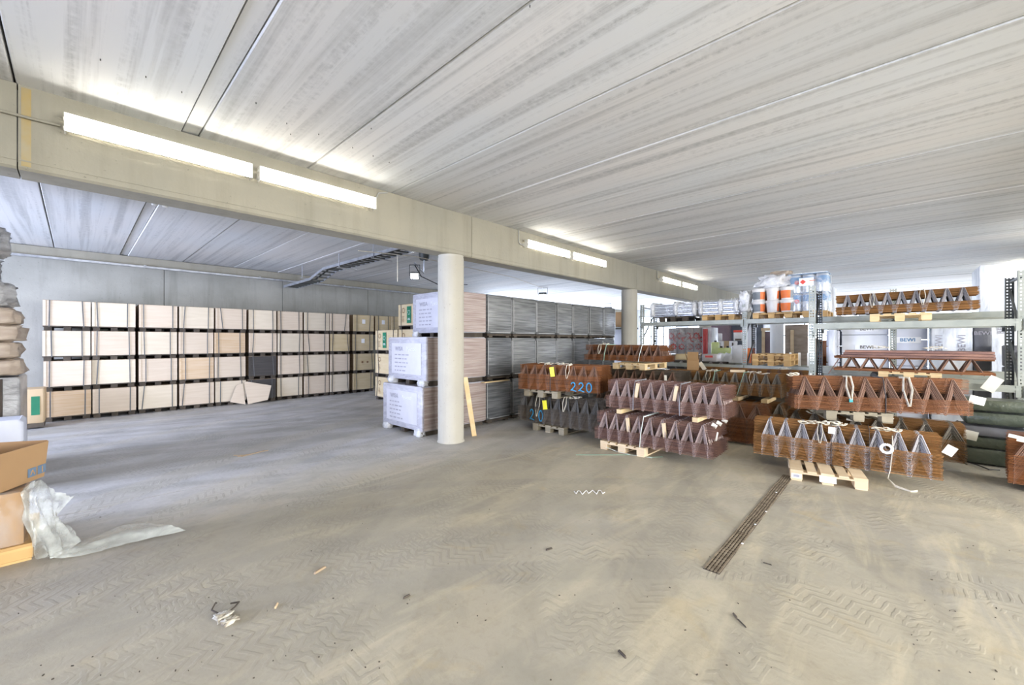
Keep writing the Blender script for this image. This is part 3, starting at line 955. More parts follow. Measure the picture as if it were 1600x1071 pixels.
# packs with printed ends standing in front of the corner
x0 = at_y(587, 620, 11.1).x
for ci in range(2):
    for r in range(3 + ci):
        yc_ = 10.50 - ci * 1.25
        t = sheet_pack(5.98 - 0.595, 5.98 + 0.595, yc_, 0.8, r * 0.67, 'printed beige plywood pack' + (' in the corner beyond the white wrapped packs, ' if ci == 0 else ' right behind the white wrapped packs, ') + ['bottom one', 'second one up', 'third one up', 'topmost'][r],
                       'ply_yellow', 'printed packs in the back corner', ph=0.67, straps=2, rot=-PI / 2)
        pr = MB()
        rnd = random.Random(ci * 7 + r)
        for k in range(5):
            wq = rnd.uniform(0.07, 0.12)
            pr.box((-0.40 + wq / 2 - 0.02, -0.010, 0.20 + k * 0.035), (wq, 0.003, 0.014))
        for k in range(10):
            an = 2 * PI * k / 10
            pr.box((-0.35 + 0.06 * math.cos(an), -0.010, 0.50 + 0.06 * math.sin(an)), (0.03, 0.003, 0.02))
        pr.build('printed_marks', 'ink_brown', t)['kind'] = 'stuff'
        if (ci, r) in ((1, 3), (0, 2)):
            gl = MB().box((-0.08, -0.012, 0.38), (0.19, 0.004, 0.44)).build('green_label', 'label_green', t)
            ar = MB()
            for k in range(3):
                an = PI / 2 + k * 2 * PI / 3
                for j in (-1, 1):
                    ar.ribbon([(-0.08 + 0.055 * math.cos(an + j * 0.25), -0.016, 0.44 + 0.055 * math.sin(an + j * 0.25)),
                               (-0.08 + 0.055 * math.cos(an + j * 0.85), -0.016, 0.44 + 0.055 * math.sin(an + j * 0.85))], 0.014, 0.002, (0, 1, 0))
            ar.box((-0.08, -0.016, 0.28), (0.1, 0.002, 0.015)).box((-0.08, -0.016, 0.25), (0.12, 0.002, 0.01))
            ar.build('arrow_print', 'label_white', gl)['kind'] = 'stuff'

# loose torn boards leaning on the black pack
xa = at_y(388, 600, YF).x
lb = thing('loose_board', 'torn pale board leaning against the black plywood pack', 'board', (xa, YF - 0.06, 0.0))
pts = [(-0.42, 0.05), (-0.16, 0.0), (-0.13, 0.34), (-0.15, 0.36), (-0.07, 0.0), (0.02, -0.0), (0.38, 0.05), (0.52, 0.44), (-0.10, 0.60), (-0.22, 0.56)]
def board(pts, name, tilt, parent, m):
    n = len(pts)
    vs = [(x, -0.16 + z * tilt, z) for x, z in pts] + [(x, -0.15 + z * tilt, z) for x, z in pts]
    b = MB().add(vs, [tuple(range(n))] + [tuple(range(2 * n - 1, n - 1, -1))] + [((k + 1) % n, k, k + n, (k + 1) % n + n) for k in range(n)])
    return b.build(name, m, parent)
board([(-0.06, 0.0), (0.42, 0.07), (0.53, 0.45), (-0.06, 0.60), (-0.12, 0.58)], 'board_piece', 0.22, lb, 'ply_face_pink')
board([(-0.46, 0.10), (-0.12, 0.0), (-0.16, 0.56), (-0.30, 0.52)], 'board_piece', 0.20, lb, 'ply_face_pink')

# small carton with a green label left of the packs
q = at_y(48, 669, 12.1)
t = thing('carton', 'small printed carton with a green label beside the leftmost pack column', 'carton', (q.x, 12.1, 0))
MB().rbox((0, 0.3, 0.44), (0.36, 0.6, 0.66), 0.03).build('box_body', 'cardboard_pale', t)
MB().box((0.06, -0.004, 0.45), (0.11, 0.006, 0.36)).build('green_label', 'label_green', t)
MB().box((0, 0.3, 0.07), (0.34, 0.56, 0.09)).build('skid', 'skid_dark', t)
b = MB()
for k in range(5):
    b.box((-0.12, -0.004, 0.25 + 0.09 * k), (0.06, 0.004, 0.03))
b.build('printed_marks', 'ink_dark', t)['kind'] = 'stuff'

# ================================================================== FILM WRAPPED PACKS
WH = 0.887


def wrapped(x0, x1, y0, y1, z0, body, label, group, edge=True, h=WH):
    t = thing('wrapped_pack', label, 'wrapped pack', ((x0 + x1) / 2, y0, z0), 0, group)
    w, d = x1 - x0, y1 - y0
    MB().rbox((0, d / 2, 0.075 + (h - 0.08) / 2), (w - 0.012, d, h - 0.085), 0.035, 3, jit=0.002).build('wrapped_body', body, t)
    MB().box((0, d / 2, 0.052), (w - 0.03, d - 0.04, 0.04)).build('skid_board', 'skid_dark', t)
    for s in (-1, 1):
        MB().box((s * (w / 2 - 0.12), d / 2, 0.018), (0.10, d - 0.06, 0.035)).build('skid_runner', 'skid_dark', t)
    if edge:
        e = MB()
        for s in (-1, 1):
            e.box((s * (w / 2 - 0.018), -0.004, h / 2 + 0.03), (0.014, 0.008, h - 0.2))
        e.box((0, -0.004, 0.10), (w - 0.16, 0.008, 0.012))
        e.build('film_edge', 'film_edge', t)
    return t


gx = [5.70] + [at_y(p, 600, 6.08).x for p in (800, 838, 870, 895, 920, 942, 961)]
cnt = ['first', 'second', 'third', 'fourth', 'fifth', 'sixth', 'seventh']
for i in range(7):
    for r in range(3):
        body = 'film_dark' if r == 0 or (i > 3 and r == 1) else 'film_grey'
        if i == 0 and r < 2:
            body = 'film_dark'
        lb = '%s film wrapped pack right of the near column, %s, %s in line' % ({'film_dark': 'dark grey', 'film_grey': 'silvery grey'}[body], ['bottom row', 'middle row', 'top row'][r], cnt[i])
        wrapped(gx[i] + 0.02, gx[i + 1], 6.08 + random.uniform(-0.02, 0.02), 7.5, r * WH, body, lb, 'grey film wrapped packs in a long row')

# white wrapped plywood with printed ends
for r, (xa, xb, ya, yb) in enumerate(((4.16, 5.68, 6.08, 7.42), (4.24, 5.68, 6.08, 7.36), (4.78, 5.68, 6.08, 7.33))):
    nm = ['bottom', 'middle', 'top'][r]
    t = thing('wrapped_pack', 'white film wrapped plywood pack with printed end behind the near column, %s one' % nm, 'wrapped pack', (xa, ya, r * WH), 0, 'white wrapped plywood packs')
    w, d = xb - xa, yb - ya
    MB().box((w / 2, d / 2, 0.10 + 0.385), (w - 0.02, d - 0.04, 0.77)).build('sheet_stack', 'ply_edge_brown', t)
    MB().box((0.006, d / 2, 0.10 + 0.385), (0.012, d - 0.03, 0.775)).build('end_board', 'paper_grey', t)
    MB().rbox((w / 2, d / 2, 0.09 + 0.395), (w + 0.012, d + 0.012, 0.795), 0.03, 3, jit=0.004).build('film', 'film_brown' if False else 'film_milky' if False else 'film_white', t)
    fb = MB().box((w / 2 + 0.01, -0.012, 0.10 + 0.385), (w - 0.04, 0.006, 0.76))
    fb.build('side_film', 'film_brown', t)
    for yy in (0.12, d / 2, d - 0.14):
        MB().box((w / 2, yy, 0.045), (w - 0.06, 0.11, 0.09)).build('skid_runner', 'skid_dark', t)
    MB().box((-0.008, d / 2, 0.48), (0.004, d * 0.78, 0.58)).build('paper_sheet', 'paper_grey', t)
    M1 = face_matrix((-0.0125, d * 0.68, 0.66), (0, -1, 0))
    text_part('WISA', 0.115, 'ink_grey', t, M1, bold=0.0012, sx=1.0)
    M2 = face_matrix((-0.0125, d * 0.36, 0.66), (0, -1, 0))
    text_part('Plywood', 0.10, 'foam_white', t, M2, sx=0.9)
    pr = MB()
    rnd = random.Random(r + 4)
    for k in range(5):
        yy = d * 0.80
        for j in range(4):
            ln = rnd.uniform(0.04, 0.11)
            pr.box((-0.0115, yy - ln / 2, 0.55 - 0.075 * k), (0.002, ln, 0.022))
            yy -= ln + 0.035
    pr.build('printed_marks', 'ink_grey', t)['kind'] = 'stuff'
    # loose film tails at the skids
    for yy in (0.14, d - 0.12):
        MB().blob((0.03, yy, 0.06), (0.14, 0.20, 0.14), r + yy, 0.3, 12, 8).build('film_tail', 'film_milky', t)

# planks leaning on the wrapped packs beside the column
a, b = at_y(727, 590, 5.98), at_z(741, 682, 0.0)
pl = MB()
d = (Vector(b) - Vector(a))
up = Vector((0, 0, 1))
mid = (Vector(a) + Vector(b)) / 2
zax = -d.normalized()
xax = Vector((0.9, -0.44, 0)).normalized()
xax = (xax - zax * xax.dot(zax)).normalized()
yax = zax.cross(xax)
M = Matrix((xax, yax, zax)).transposed()
pl.box(mid, (0.085, 0.022, d.length), M=M)
tag(pl.build('plank', 'pine'), 'pale plank leaning beside the near column', 'plank')
q = at_y(757, 597, 6.0)
tag(MB().box((0, 0, 0), (0.75, 0.09, 0.02)).build('plank', 'pine', None, at_y(775, 596, 6.02), 0.03), 'thin plank lying level between the wrapped packs', 'plank')

# ================================================================== PALLETS
def pallet_meshes(tone):
    return {
        'deck_wide': MB().box((0, 0, 0), (0.13, 1.09, 0.020)).mesh('deck_board', tone),
        'deck_slim': MB().box((0, 0, 0), (0.092, 1.09, 0.020)).mesh('deck_board', tone),
        'cross': MB().box((0, 0, 0), (0.73, 0.13, 0.020)).mesh('cross_board', tone),
        'block': MB().box((0, 0, 0), (0.12, 0.12, 0.070)).mesh('block', tone),
        'base': MB().box((0, 0, 0), (0.11, 1.09, 0.018)).mesh('base_board', tone)}


PM = {k: pallet_meshes(k) for k in ('pine', 'pine_pale', 'pine_grey', 'pine_orange', 'skid_dark')}


def pallet(loc, rz, label, tone='pine', group=None, stickers=False):
    """front (0.73 wide) face at local y=0, body towards +y, centred on x"""
    t = thing('pallet', label, 'pallet', loc, rz, group)
    m = PM[tone]
    for k, x in enumerate((-0.30, -0.15, 0, 0.15, 0.30)):
        link('deck_board', m['deck_wide' if k % 2 == 0 else 'deck_slim'], t, (x, 0.545, 0.120))
    for y in (0.065, 0.545, 1.025):
        link('cross_board', m['cross'], t, (0, y, 0.099))
        for x in (-0.305, 0, 0.305):
            link('block', m['block'], t, (x, y, 0.0535))
    for x in (-0.305, 0, 0.305):
        link('base_board', m['base'], t, (x, 0.545, 0.009))
    if stickers:
        st = MB().box((-0.305, -0.001, 0.06), (0.10, 0.004, 0.05)).build('sticker', 'label_white', t)
        MB().box((-0.305, -0.004, 0.06), (0.06, 0.003, 0.03)).build('sticker_print', 'ink_grey', st)
        MB().box((0.0, -0.001, 0.065), (0.16, 0.004, 0.075)).build('sticker', 'label_white', t)
    return t


PZ = 0.130

# ================================================================== LATTICE GIRDER BUNDLES
def girder_arrays(L, Hh, w, pitch, r_ch=0.0036, r_di=0.0044, top_flat=0.10, bot_flat=0.10):
    """one lattice girder along +x: top chord in the middle, two bottom chords, zigzag on both faces"""
    V, Fc, Mi = [], [], []

    def bar(p, q, r, mi):
        p, q = Vector(p), Vector(q)
        d = (q - p).normalized()
        a = d.orthogonal().normalized()
        b = d.cross(a)
        base = len(V)
        for c in (p, q):
            for k in range(4):
                t = PI / 4 + k * PI / 2
                V.append(tuple(c + a * (math.cos(t) * r) + b * (math.sin(t) * r)))
        for k in range(4):
            Fc.append((base + k, base + (k + 1) % 4, base + 4 + (k + 1) % 4, base + 4 + k))
            Mi.append(mi)
    bar((0, w / 2, Hh), (L, w / 2, Hh), r_ch, 0)
    bar((0, 0, 0), (L, 0, 0), r_ch, 0)
    bar((0, w, 0), (L, w, 0), r_ch, 0)
    n = int(L / pitch)
    off = (L - n * pitch) / 2
    for side in (0.0, w):
        cy = 0.006 if side == 0 else -0.006
        for k in range(n):
            xb0, xt, xb1 = off + k * pitch, off + (k + 0.5) * pitch, off + (k + 1) * pitch
            tf, bf = pitch * top_flat / 2, pitch * bot_flat / 2
            T = w / 2 + (side - w / 2) * 0.06
            lo = -0.012
            bar((xb0 + bf, side, lo), (xt - tf, T, Hh), r_di, 1)
            bar((xt + tf, T, Hh), (xb1 - bf, side, lo), r_di, 1)
            bar((xt - tf, T, Hh), (xt + tf, T, Hh), r_di, 1)
            bar((xb1 - bf, side, lo), (xb1 + bf if k < n - 1 else xb1, side, lo), r_di, 1)
    return np.array(V), np.array(Fc), np.array(Mi)


def np_mesh(name, V, Fc, Mi, mats):
    me = bpy.data.meshes.new(name)
    me.vertices.add(len(V))
    me.vertices.foreach_set('co', V.astype(np.float32).ravel())
    nf = len(Fc)
    me.loops.add(nf * 4)
    me.polygons.add(nf)
    me.loops.foreach_set('vertex_index', Fc.astype(np.int32).ravel())
    me.polygons.foreach_set('loop_start', np.arange(0, nf * 4, 4, dtype=np.int32))
    me.polygons.foreach_set('material_index', Mi.astype(np.int32))
    for m in mats:
        me.materials.append(MATS[m])
    me.update(calc_edges=True)
    return me


def bundle(p0, p1, z0, N, dz, Hh, w, rows_, rsp, pitch, mats, label, group='bundles of lattice girders', L=None, tf=0.10, bf=0.10, z1=None, rj=0.006, r_ch=0.0036, r_di=0.0044):
    p0, p1 = Vector((p0[0], p0[1], 0)), Vector((p1[0], p1[1], 0))
    d = p1 - p0
    if L is None:
        L = d.length
    ang = math.atan2(d.y, d.x)
    t = thing('girder_bundle', label, 'girder bundle', (p0.x, p0.y, z0), ang, group)
    if z1 is not None:
        t.rotation_euler = (0, -math.atan2(z1 - z0, L), ang)
    V, Fc, Mi = girder_arrays(L, Hh, w, pitch, r_ch, r_di, tf, bf)
    me = np_mesh('girder', V, Fc, Mi, mats)
    for k in range(N):
        link('girder', me, t, (random.uniform(-rj, rj), random.uniform(-0.003, 0.003), 0.018 + k * dz))
    if rows_ > 1:
        Vs, Fs, Ms = [], [], []
        n = 0
        rnd = np.random.RandomState(int(abs(p0.x * 100)) + N)
        for r in range(1, rows_):
            for k in range(N):
                Vs.append(V + np.array([rnd.uniform(-rj * 1.6, rj * 1.6) + (pitch / 2 if r % 2 else 0) * 0.0, r * rsp, 0.018 + k * dz]))
                Fs.append(Fc + n)
                Ms.append(Mi)
                n += len(V)
        o = link('rear_girders', np_mesh('rear_girders', np.concatenate(Vs), np.concatenate(Fs), np.concatenate(Ms), mats), t)
        o['kind'] = 'stuff'
    t['_'] = 0
    del t['_']
    return t, L, (N - 1) * dz + Hh + 0.018, (rows_ - 1) * rsp + w


def band(t, x, h, depth, w, material='strap_dark', width=0.018, dx=0.0, front=-0.008, name='band'):
    """steel or plastic band round a bundle at local x: down the front, over the top"""
    return MB().ribbon([(x + dx, front, 0.0), (x + dx * 0.5, front, h * 0.45), (x, w / 2 - 0.012, h + 0.008), (x, depth - w / 2, h + 0.008), (x, depth + 0.008, h * 0.4), (x, depth + 0.008, 0)],
                       width, 0.003, (1, 0, 0)).build(name, material, t)


def fix_ribbon_dir():
    pass


def sling(t, x, h, w, drop=0.22, spread=0.05, material='sling_white', blue=False, width=0.028):
    """webbing loop laid over the top chord and hanging down the front"""
    y0 = w / 2
    for s in (-1, 1):
        pts = [(x + s * 0.01, y0 + 0.12, h + 0.006), (x + s * spread * 0.6, y0 - 0.02, h + 0.012), (x + s * spread, y0 - 0.05, h - drop * 0.4), (x + s * 0.006, -0.012 + (0.03 if drop < 0.2 else 0), h - drop)]
        MB().ribbon(pts, width, 0.004, (1, 0.15, 0)).build('sling', material, t)
    if blue:
        MB().box((x, -0.014, h - drop - 0.005), (0.04, 0.012, 0.045)).build('sling_label', 'turquoise', t)


def clump(t, x, y, z, s=0.1, seed=1, material='sling_white'):
    """a webbing sling dropped in flat loops"""
    rnd = random.Random(seed)
    m = MB()
    for k in range(3):
        cx, cy = x + s * rnd.uniform(-0.35, 0.35), y + s * rnd.uniform(-0.1, 0.3)
        ra, rb, ro = s * rnd.uniform(0.20, 0.42), s * rnd.uniform(0.10, 0.18), rnd.uniform(-0.5, 0.5)
        pts = []
        for j in range(13):
            a = 2 * PI * j / 14 + k
            px, py = ra * math.cos(a), rb * math.sin(a)
            pts.append((cx + px * math.cos(ro) - py * math.sin(ro), cy + px * math.sin(ro) + py * math.cos(ro), z + 0.010 + k * 0.012 + 0.012 * math.sin(j * 1.1 + k)))
        m.ribbon(pts, 0.030, 0.005)
    return m.build('sling', material, t)


def paper_tag(t, x, y, z, sx=0.06, sz=0.11, rot=0.2, material='tag_white', tilt=0.0):
    M = Matrix.Rotation(rot, 3, 'Y') @ Matrix.Rotation(tilt, 3, 'X')
    return MB().box((x, y, z), (sx, 0.003, sz), M=M).build('paper_tag', material, t)


# --- front middle pair (purple rust) with a pallet below
PURP = ('rust_purple', 'wire_mauve')
a, b = (5.70, 3.54), (5.70, 1.75)
pallet((5.66, 3.05, 0), -PI / 2, 'pine pallet under the purplish girder pair, front middle', 'pine_pale')
t, L, h, dp = bundle(a, b, PZ, 15, 0.0127, 0.240, 0.145, 7, 0.085, 0.185, PURP, 'purplish brown rusty girder bundle on a pallet, lower one of the front middle pair')
band(t, 0.80, h, dp, 0.145, 'band_white', 0.022, dx=-0.03)
for x in (0.56, 1.12):
    MB().box((x, 0.04, h * 0.66), (0.045, 0.035, 0.22), M=Matrix.Rotation(-0.12, 3, 'Y')).build('wood_slip', 'pine_pale', t)
paper_tag(t, L + 0.01, 0.10, h * 0.70, 0.02, 0.12, 0.2)
for y, zz in ((0.1, h), (0.3, h), (0.55, h)):
    paper_tag(t, L - 0.02, y, zz + 0.01, 0.07, 0.05, 0.5)
zt = PZ + h
for k, (px, py) in enumerate(((972, 643), (1090, 656))):
    q = at_z(px, py, zt + 0.03)
    tag(MB().box((0.33, 0, 0.035), (0.75, 0.075, 0.062)).build('timber_spacer', 'pine', None, (q.x - 0.06, q.y, zt + 0.004), random.uniform(-0.05, 0.02)),
        'short pine timber between the two purplish bundles, %s one' % ('left', 'right')[k], 'timber')
t, L, h, dp = bundle((5.83, 3.41), (5.92, 1.64), zt + 0.068, 15, 0.0127, 0.240, 0.145, 6, 0.085, 0.185, PURP, 'purplish brown rusty girder bundle, upper one of the front middle pair')
for x in (0.50, 1.08):
    MB().box((x, 0.04, h * 0.70), (0.045, 0.035, 0.22), M=Matrix.Rotation(0.15, 3, 'Y')).build('wood_slip', 'pine_pale', t)
band(t, 0.46, h, dp, 0.145, 'galvanised', 0.02)
band(t, 1.15, h, dp, 0.145, 'galvanised', 0.02)

# --- left pair with the blue paint numbers
GREY = ('rust_dark', 'wire_grey')
a, b = (6.02, 5.50), (6.05, 3.62)
pallet((5.98, 4.72, 0), -PI / 2, 'grey weathered pallet under the dark girder bundle', 'pine_grey')
t, L, h, dp = bundle(a, b, PZ, 22, 0.0135, 0.225, 0.15, 6, 0.085, 0.20, GREY, 'dark grey girder bundle with blue paint and a yellow tag, beneath the 220 bundle')
paper_tag(t, 0.68, -0.012, h * 0.70, 0.10, 0.17, -0.15, 'tag_yellow')
band(t, 0.62, h, dp, 0.15)
sling(t, 0.48, h, 0.15, 0.40, 0.05, width=0.024)
sling(t, 1.10, h, 0.15, 0.24, 0.04, width=0.024)
clump(t, 1.3, 0.1, h, 0.3, 4)


def spray(t, txt, x0, z0, hh, y=-0.010, gap_=0.13):
    for i, ch in enumerate(txt):
        ox = x0 + i * gap_
        pts = []
        if ch == '0':
            for k in range(15):
                a_ = 2 * PI * k / 14
                pts.append((ox + 0.045 * math.cos(a_), y, z0 + hh / 2 + hh / 2 * math.sin(a_)))
        else:
            for k in range(9):
                a_ = PI * 0.95 - PI * 1.1 * k / 8
                pts.append((ox + 0.036 * math.cos(a_), y, z0 + hh * 0.72 + hh * 0.27 * math.sin(a_)))
            pts += [(ox - 0.005, y, z0 + hh * 0.3), (ox - 0.045, y, z0 + 0.01), (ox - 0.01, y, z0 + 0.02), (ox + 0.06, y, z0)]
        MB().ribbon(pts, 0.020, 0.003, (0, 1, 0)).build('painted_digit', 'paint_blue', t)


spray(t, '20', 0.36, 0.05, 0.20, gap_=0.22)
zt = PZ + h
pallet((5.86, 4.80, zt), -PI / 2 + 0.12, 'grey weathered pallet between the 220 bundle and the dark bundle', 'pine_grey')
t, L, h, dp = bundle((5.72, 5.22), (6.10, 3.68), zt + PZ, 22, 0.0130, 0.175, 0.15, 8, 0.085, 0.19, ('rust_orange', 'wire_brown'), 'orange rusty girder bundle with 220 painted in blue and a yellow tag')
paper_tag(t, 0.70, -0.012, h * 0.76, 0.085, 0.17, -0.15, 'tag_yellow')
band(t, 0.66, h, dp, 0.15)
sling(t, 0.98, h, 0.15, 0.22, 0.035, width=0.024)
clump(t, 0.55, 0.15, h, 0.3, 9)
clump(t, 0.85, 0.2, h, 0.35, 11)
spray(t, '220', 1.10, 0.03, 0.155, gap_=0.145)

# --- behind: bundle at the far left near the second column
t, L, h, dp = bundle((8.2, 5.38), (8.2, 3.45), 1.25, 10, 0.0125, 0.225, 0.14, 6, 0.08, 0.20, ('rust_orange', 'wire_brown'), 'rusty brown girder bundle in front of the second column')
sling(t, 0.40, h, 0.14, 0.20, 0.04, width=0.024)
band(t, 0.56, h, dp, 0.14, 'band_green', 0.02, dx=-0.03)
band(t, 1.42, h, dp, 0.14, 'band_white', 0.02, dx=-0.06)
clump(t, 0.45, 0.1, h, 0.25, 5)
pallet((7.9, 4.1, 1.10), -PI / 2, 'pale pallet under the bundle in front of the second column', 'pine')
t, L, h, dp = bundle((7.95, 5.0), (7.95, 3.05), 0.66, 16, 0.0125, 0.22, 0.14, 7, 0.085, 0.20, ('rust_dark', 'wire_brown'), 'dark brown girder bundle under the pale pallet, behind the 220 bundle')
t, L, h, dp = bundle((7.9, 5.0), (7.9, 3.05), 0.02, 26, 0.0125, 0.26, 0.14, 5, 0.085, 0.20, ('rust_dark', 'wire_brown'), 'dark girder bundle on the floor behind the 220 bundle')
paper_tag(t, 1.7, -0.02, 0.95, 0.05, 0.12, 0.0)
# grey far bundle
q = at_x(1015, 575, 11.2)
t, L, h, dp = bundle((11.2, q.y), (11.2, q.y - 2.0), q.z - 0.02, 10, 0.012, 0.12, 0.14, 3, 0.085, 0.25, ('wire_grey', 'wire_steel'), 'bluish grey girder bundle behind, left of the opened brown carton', r_ch=0.006, r_di=0.007)
MB().box((1.0, 0.25, -q.z / 2), (1.8, 0.4, q.z - 0.06)).build('support', 'rust_dark', t)

# --- big middle bundle (olive facets) with green bands
OL = ('rust_brown', 'wire_olive')
t, L, h, dp = bundle((9.5, 3.95), (9.6, 1.66), 0.55, 19, 0.0140, 0.20, 0.15, 7, 0.075, 0.19, OL, 'long olive brown girder bundle with green bands, behind the purplish pair', tf=0.14, bf=0.16)
band(t, 1.03, h, dp, 0.15, 'band_green', 0.025, dx=-0.05)
band(t, 1.60, h, dp, 0.15, 'band_green', 0.025, dx=-0.12)
sling(t, 0.90, h, 0.15, 0.24, 0.05)
sling(t, 1.75, h, 0.15, 0.24, 0.05)
clump(t, 1.0, 0.12, h, 0.3, 14)
clump(t, 1.85, 0.12, h, 0.3, 15)
MB().box((1.45, 0.2, h + 0.03), (0.28, 0.08, 0.05), rz=0.3).build('wood_slip', 'pine_pale', t)
paper_tag(t, 0.02, 0.0, h * 0.85, 0.09, 0.2, -0.6)
paper_tag(t, 0.65, 0.5, h + 0.09, 0.09, 0.2, -0.6)
t, L, h, dp = bundle((10.25, 3.5), (10.3, 1.35), 0.60, 19, 0.0140, 0.20, 0.15, 4, 0.075, 0.19, ('rust_brown', 'wire_brown'), 'brown girder bundle right behind the long olive one, under the rack')
clump(t, 1.75, 0.0, h + 0.02, 0.25, 25)
MB().box((1.1, 0.15, -0.35), (1.9, 0.3, 0.5)).build('support', 'rust_dark', t)
# lower ones
t, L, h, dp = bundle((7.45, 3.3), (7.45, 1.52), 0.02, 34, 0.0120, 0.22, 0.15, 5, 0.09, 0.25, ('rust_red', 'wire_brown'), 'tall reddish brown girder bundle right of the purplish pair', tf=0.06, bf=0.06)
t, L, h, dp = bundle((9.55, 3.6), (9.6, 1.62), 0.02, 16, 0.0125, 0.20, 0.15, 6, 0.08, 0.22, OL, 'low brown girder bundle under the long olive one', tf=0.12, bf=0.12)
for k, (px, lbl) in enumerate(((1150, 'pale timber end under the long olive bundle, left one'), (1195, 'pale timber end under the long olive bundle, right one'))):
    q = at_x(px, 625, 9.42)
    tag(MB().box((0.35, 0, 0.0), (0.8, 0.11, 0.075)).build('timber_spacer', 'pine', None, (9.42, q.y, 0.49), 0), lbl, 'timber')

# --- front right bundle on the pale pallet
BR = ('rust_brown', 'wire_steel')
q0, q1 = at_z(1235, 750, 0), at_z(1357, 768, 0)
mid = (q0 + q1) / 2
pallet((mid.x, mid.y, 0), math.atan2(q1.y - q0.y, q1.x - q0.x), 'pale pine pallet with white stickers at the head of the floor drain', 'pine_pale', stickers=True)
t, L, h, dp = bundle((6.45, 1.46), (6.60, -0.37), PZ, 20, 0.0142, 0.195, 0.15, 5, 0.07, 0.185, BR, 'front right girder bundle with grey facets on the sticker pallet', tf=0.13, bf=0.16, r_ch=0.0046, r_di=0.0050)
band(t, 0.86, h, dp, 0.15, 'strap_dark', 0.03)
band(t, 1.22, h, dp, 0.15, 'strap_dark', 0.03)
clump(t, 0.70, 0.10, h, 0.3, 31)
clump(t, 0.85, 0.10, h, 0.3, 33)
sling(t, 0.74, h, 0.15, 0.22, 0.03)
paper_tag(t, 0.86, -0.01, h * 0.92, 0.07, 0.085, 0.05, 'label_white')
clump(t, 1.36, 0.08, h, 0.22, 35)
lp = MB()
pts = [(1.37 + 0.05 * math.sin(k / 10 * 2 * PI), -0.02, h * 0.62 + 0.05 * math.cos(k / 10 * 2 * PI)) for k in range(11)]
lp.ribbon(pts, 0.03, 0.004, (0, 1, 0)).build('sling', 'label_white', t)
MB().ribbon([(1.42, -0.012, h * 0.95), (1.42, -0.015, h * 0.6), (1.40, -0.012, 0.05), (1.38, -0.02, -0.05), (1.44, -0.08, -0.11), (1.56, -0.16, -0.125), (1.62, -0.10, -0.125)], 0.028, 0.004, (1, 0.1, 0)).build('sling', 'sling_white', t)
paper_tag(t, L + 0.06, 0.06, h * 0.72, 0.09, 0.11, 0.5)

# --- behind it, low
t, L, h, dp = bundle((7.66, 1.28), (7.70, -0.64), PZ, 20, 0.0142, 0.18, 0.15, 7, 0.075, 0.24, OL, 'brown girder bundle lying behind the front right bundle', tf=0.12, bf=0.12)
clump(t, 0.36, 0.05, h, 0.3, 41)
clump(t, 1.08, 0.0, h, 0.3, 43)
paper_tag(t, 0.80, 0.0, h * 1.0, 0.12, 0.11, 0.05)
paper_tag(t, L + 0.06, 0.30, h * 0.72, 0.13, 0.12, 0.2)
pallet((7.72, 0.3, 0), -PI / 2, 'dark pallet under the brown bundle behind the front right one', 'skid_dark')
zt = PZ + h
# --- open red bundle on a grey pallet above
ptp = (7.22, 0.16)
pallet((7.28, 0.38, zt + 0.004), -1.21, 'grey pallet carrying the open reddish girder bundle', 'pine_grey')
t, L, h, dp = bundle((6.94, 1.06), (7.80, -0.70), zt + 0.006 + PZ, 13, 0.0148, 0.265, 0.15, 3, 0.12, 0.235, ('rust_red', 'wire_brown'), 'open reddish girder bundle with white slings, above the front right bundles', tf=0.06, bf=0.06, r_ch=0.0040, r_di=0.0055)
band(t, 1.05, h, dp, 0.15, 'strap_dark', 0.022)
sling(t, 0.66, h, 0.15, 0.30, 0.04, blue=True, width=0.034)
sling(t, 1.30, h, 0.15, 0.36, 0.05, width=0.034)
paper_tag(t, L + 0.07, 0.05, h * 0.45, 0.16, 0.10, 0.25)
clump(t, 0.05, 0.15, h, 0.2, 51)
t['label'] = 'open reddish girder bundle with white slings, above the front right bundles'

# --- right edge bundle
t, L, h, dp = bundle((7.28, -0.92), (7.10, -2.9), 0.07, 26, 0.0125, 0.20, 0.16, 6, 0.09, 0.24, ('rust_orange', 'wire_brown'), 'rusty orange girder bundle cut by the right edge of the photo', tf=0.05, bf=0.05)
paper_tag(t, 0.06, 0.02, h + 0.01, 0.12, 0.04, 0.2)
paper_tag(t, 0.12, -0.0, h - 0.02, 0.12, 0.04, 0.15)
for yy in (-1.15, -2.5):
    tag(MB().box((0.3, 0, 0.034), (0.6, 0.09, 0.065)).build('timber_spacer', 'pine_grey', None, (7.30, yy, 0)), 'floor timber under the rusty bundle at the right edge, %s one' % ('inner' if yy > -2 else 'outer'), 'timber')
# wires lying in front of it
w_ = MB()
q = [at_z(px, py, 0.04) for px, py in ((1512, 718), (1525, 712), (1545, 712), (1556, 716))]
w_.path([q[0], q[1], q[2], q[3]], 0.008, 6)
q = [at_z(px, py, 0.02) for px, py in ((1512, 722), (1530, 728), (1545, 734), (1562, 735))]
w_.path(q, 0.008, 6)
tag(w_.build('steel_wire', 'black_plastic'), 'bent black wires on the floor left of the right edge bundle', 'wire')
# dark green sheeted stack in the gap at right
t = thing('sheeted_stack', 'dark green sheeted slabs stacked behind the reddish bundle at right', 'stack', (8.42, -0.95, 0.0))
for k, (dz_, hh, ox) in enumerate(((0.02, 0.20, 0.0), (0.24, 0.13, 0.05), (0.40, 0.12, 0.0), (0.56, 0.16, -0.05), (0.75, 0.14, 0.02))):
    MB().rbox((0.3, -0.1 + ox, dz_ + hh / 2), (0.5, 0.85, hh), 0.03, 2, jit=0.006).build('slab', 'green_film' if k != 2 else 'wrap_dark', t)
MB().blob((0.15, -0.5, 0.45), (0.5, 0.4, 0.4), 8, 0.35).build('film', 'film_clear', t)

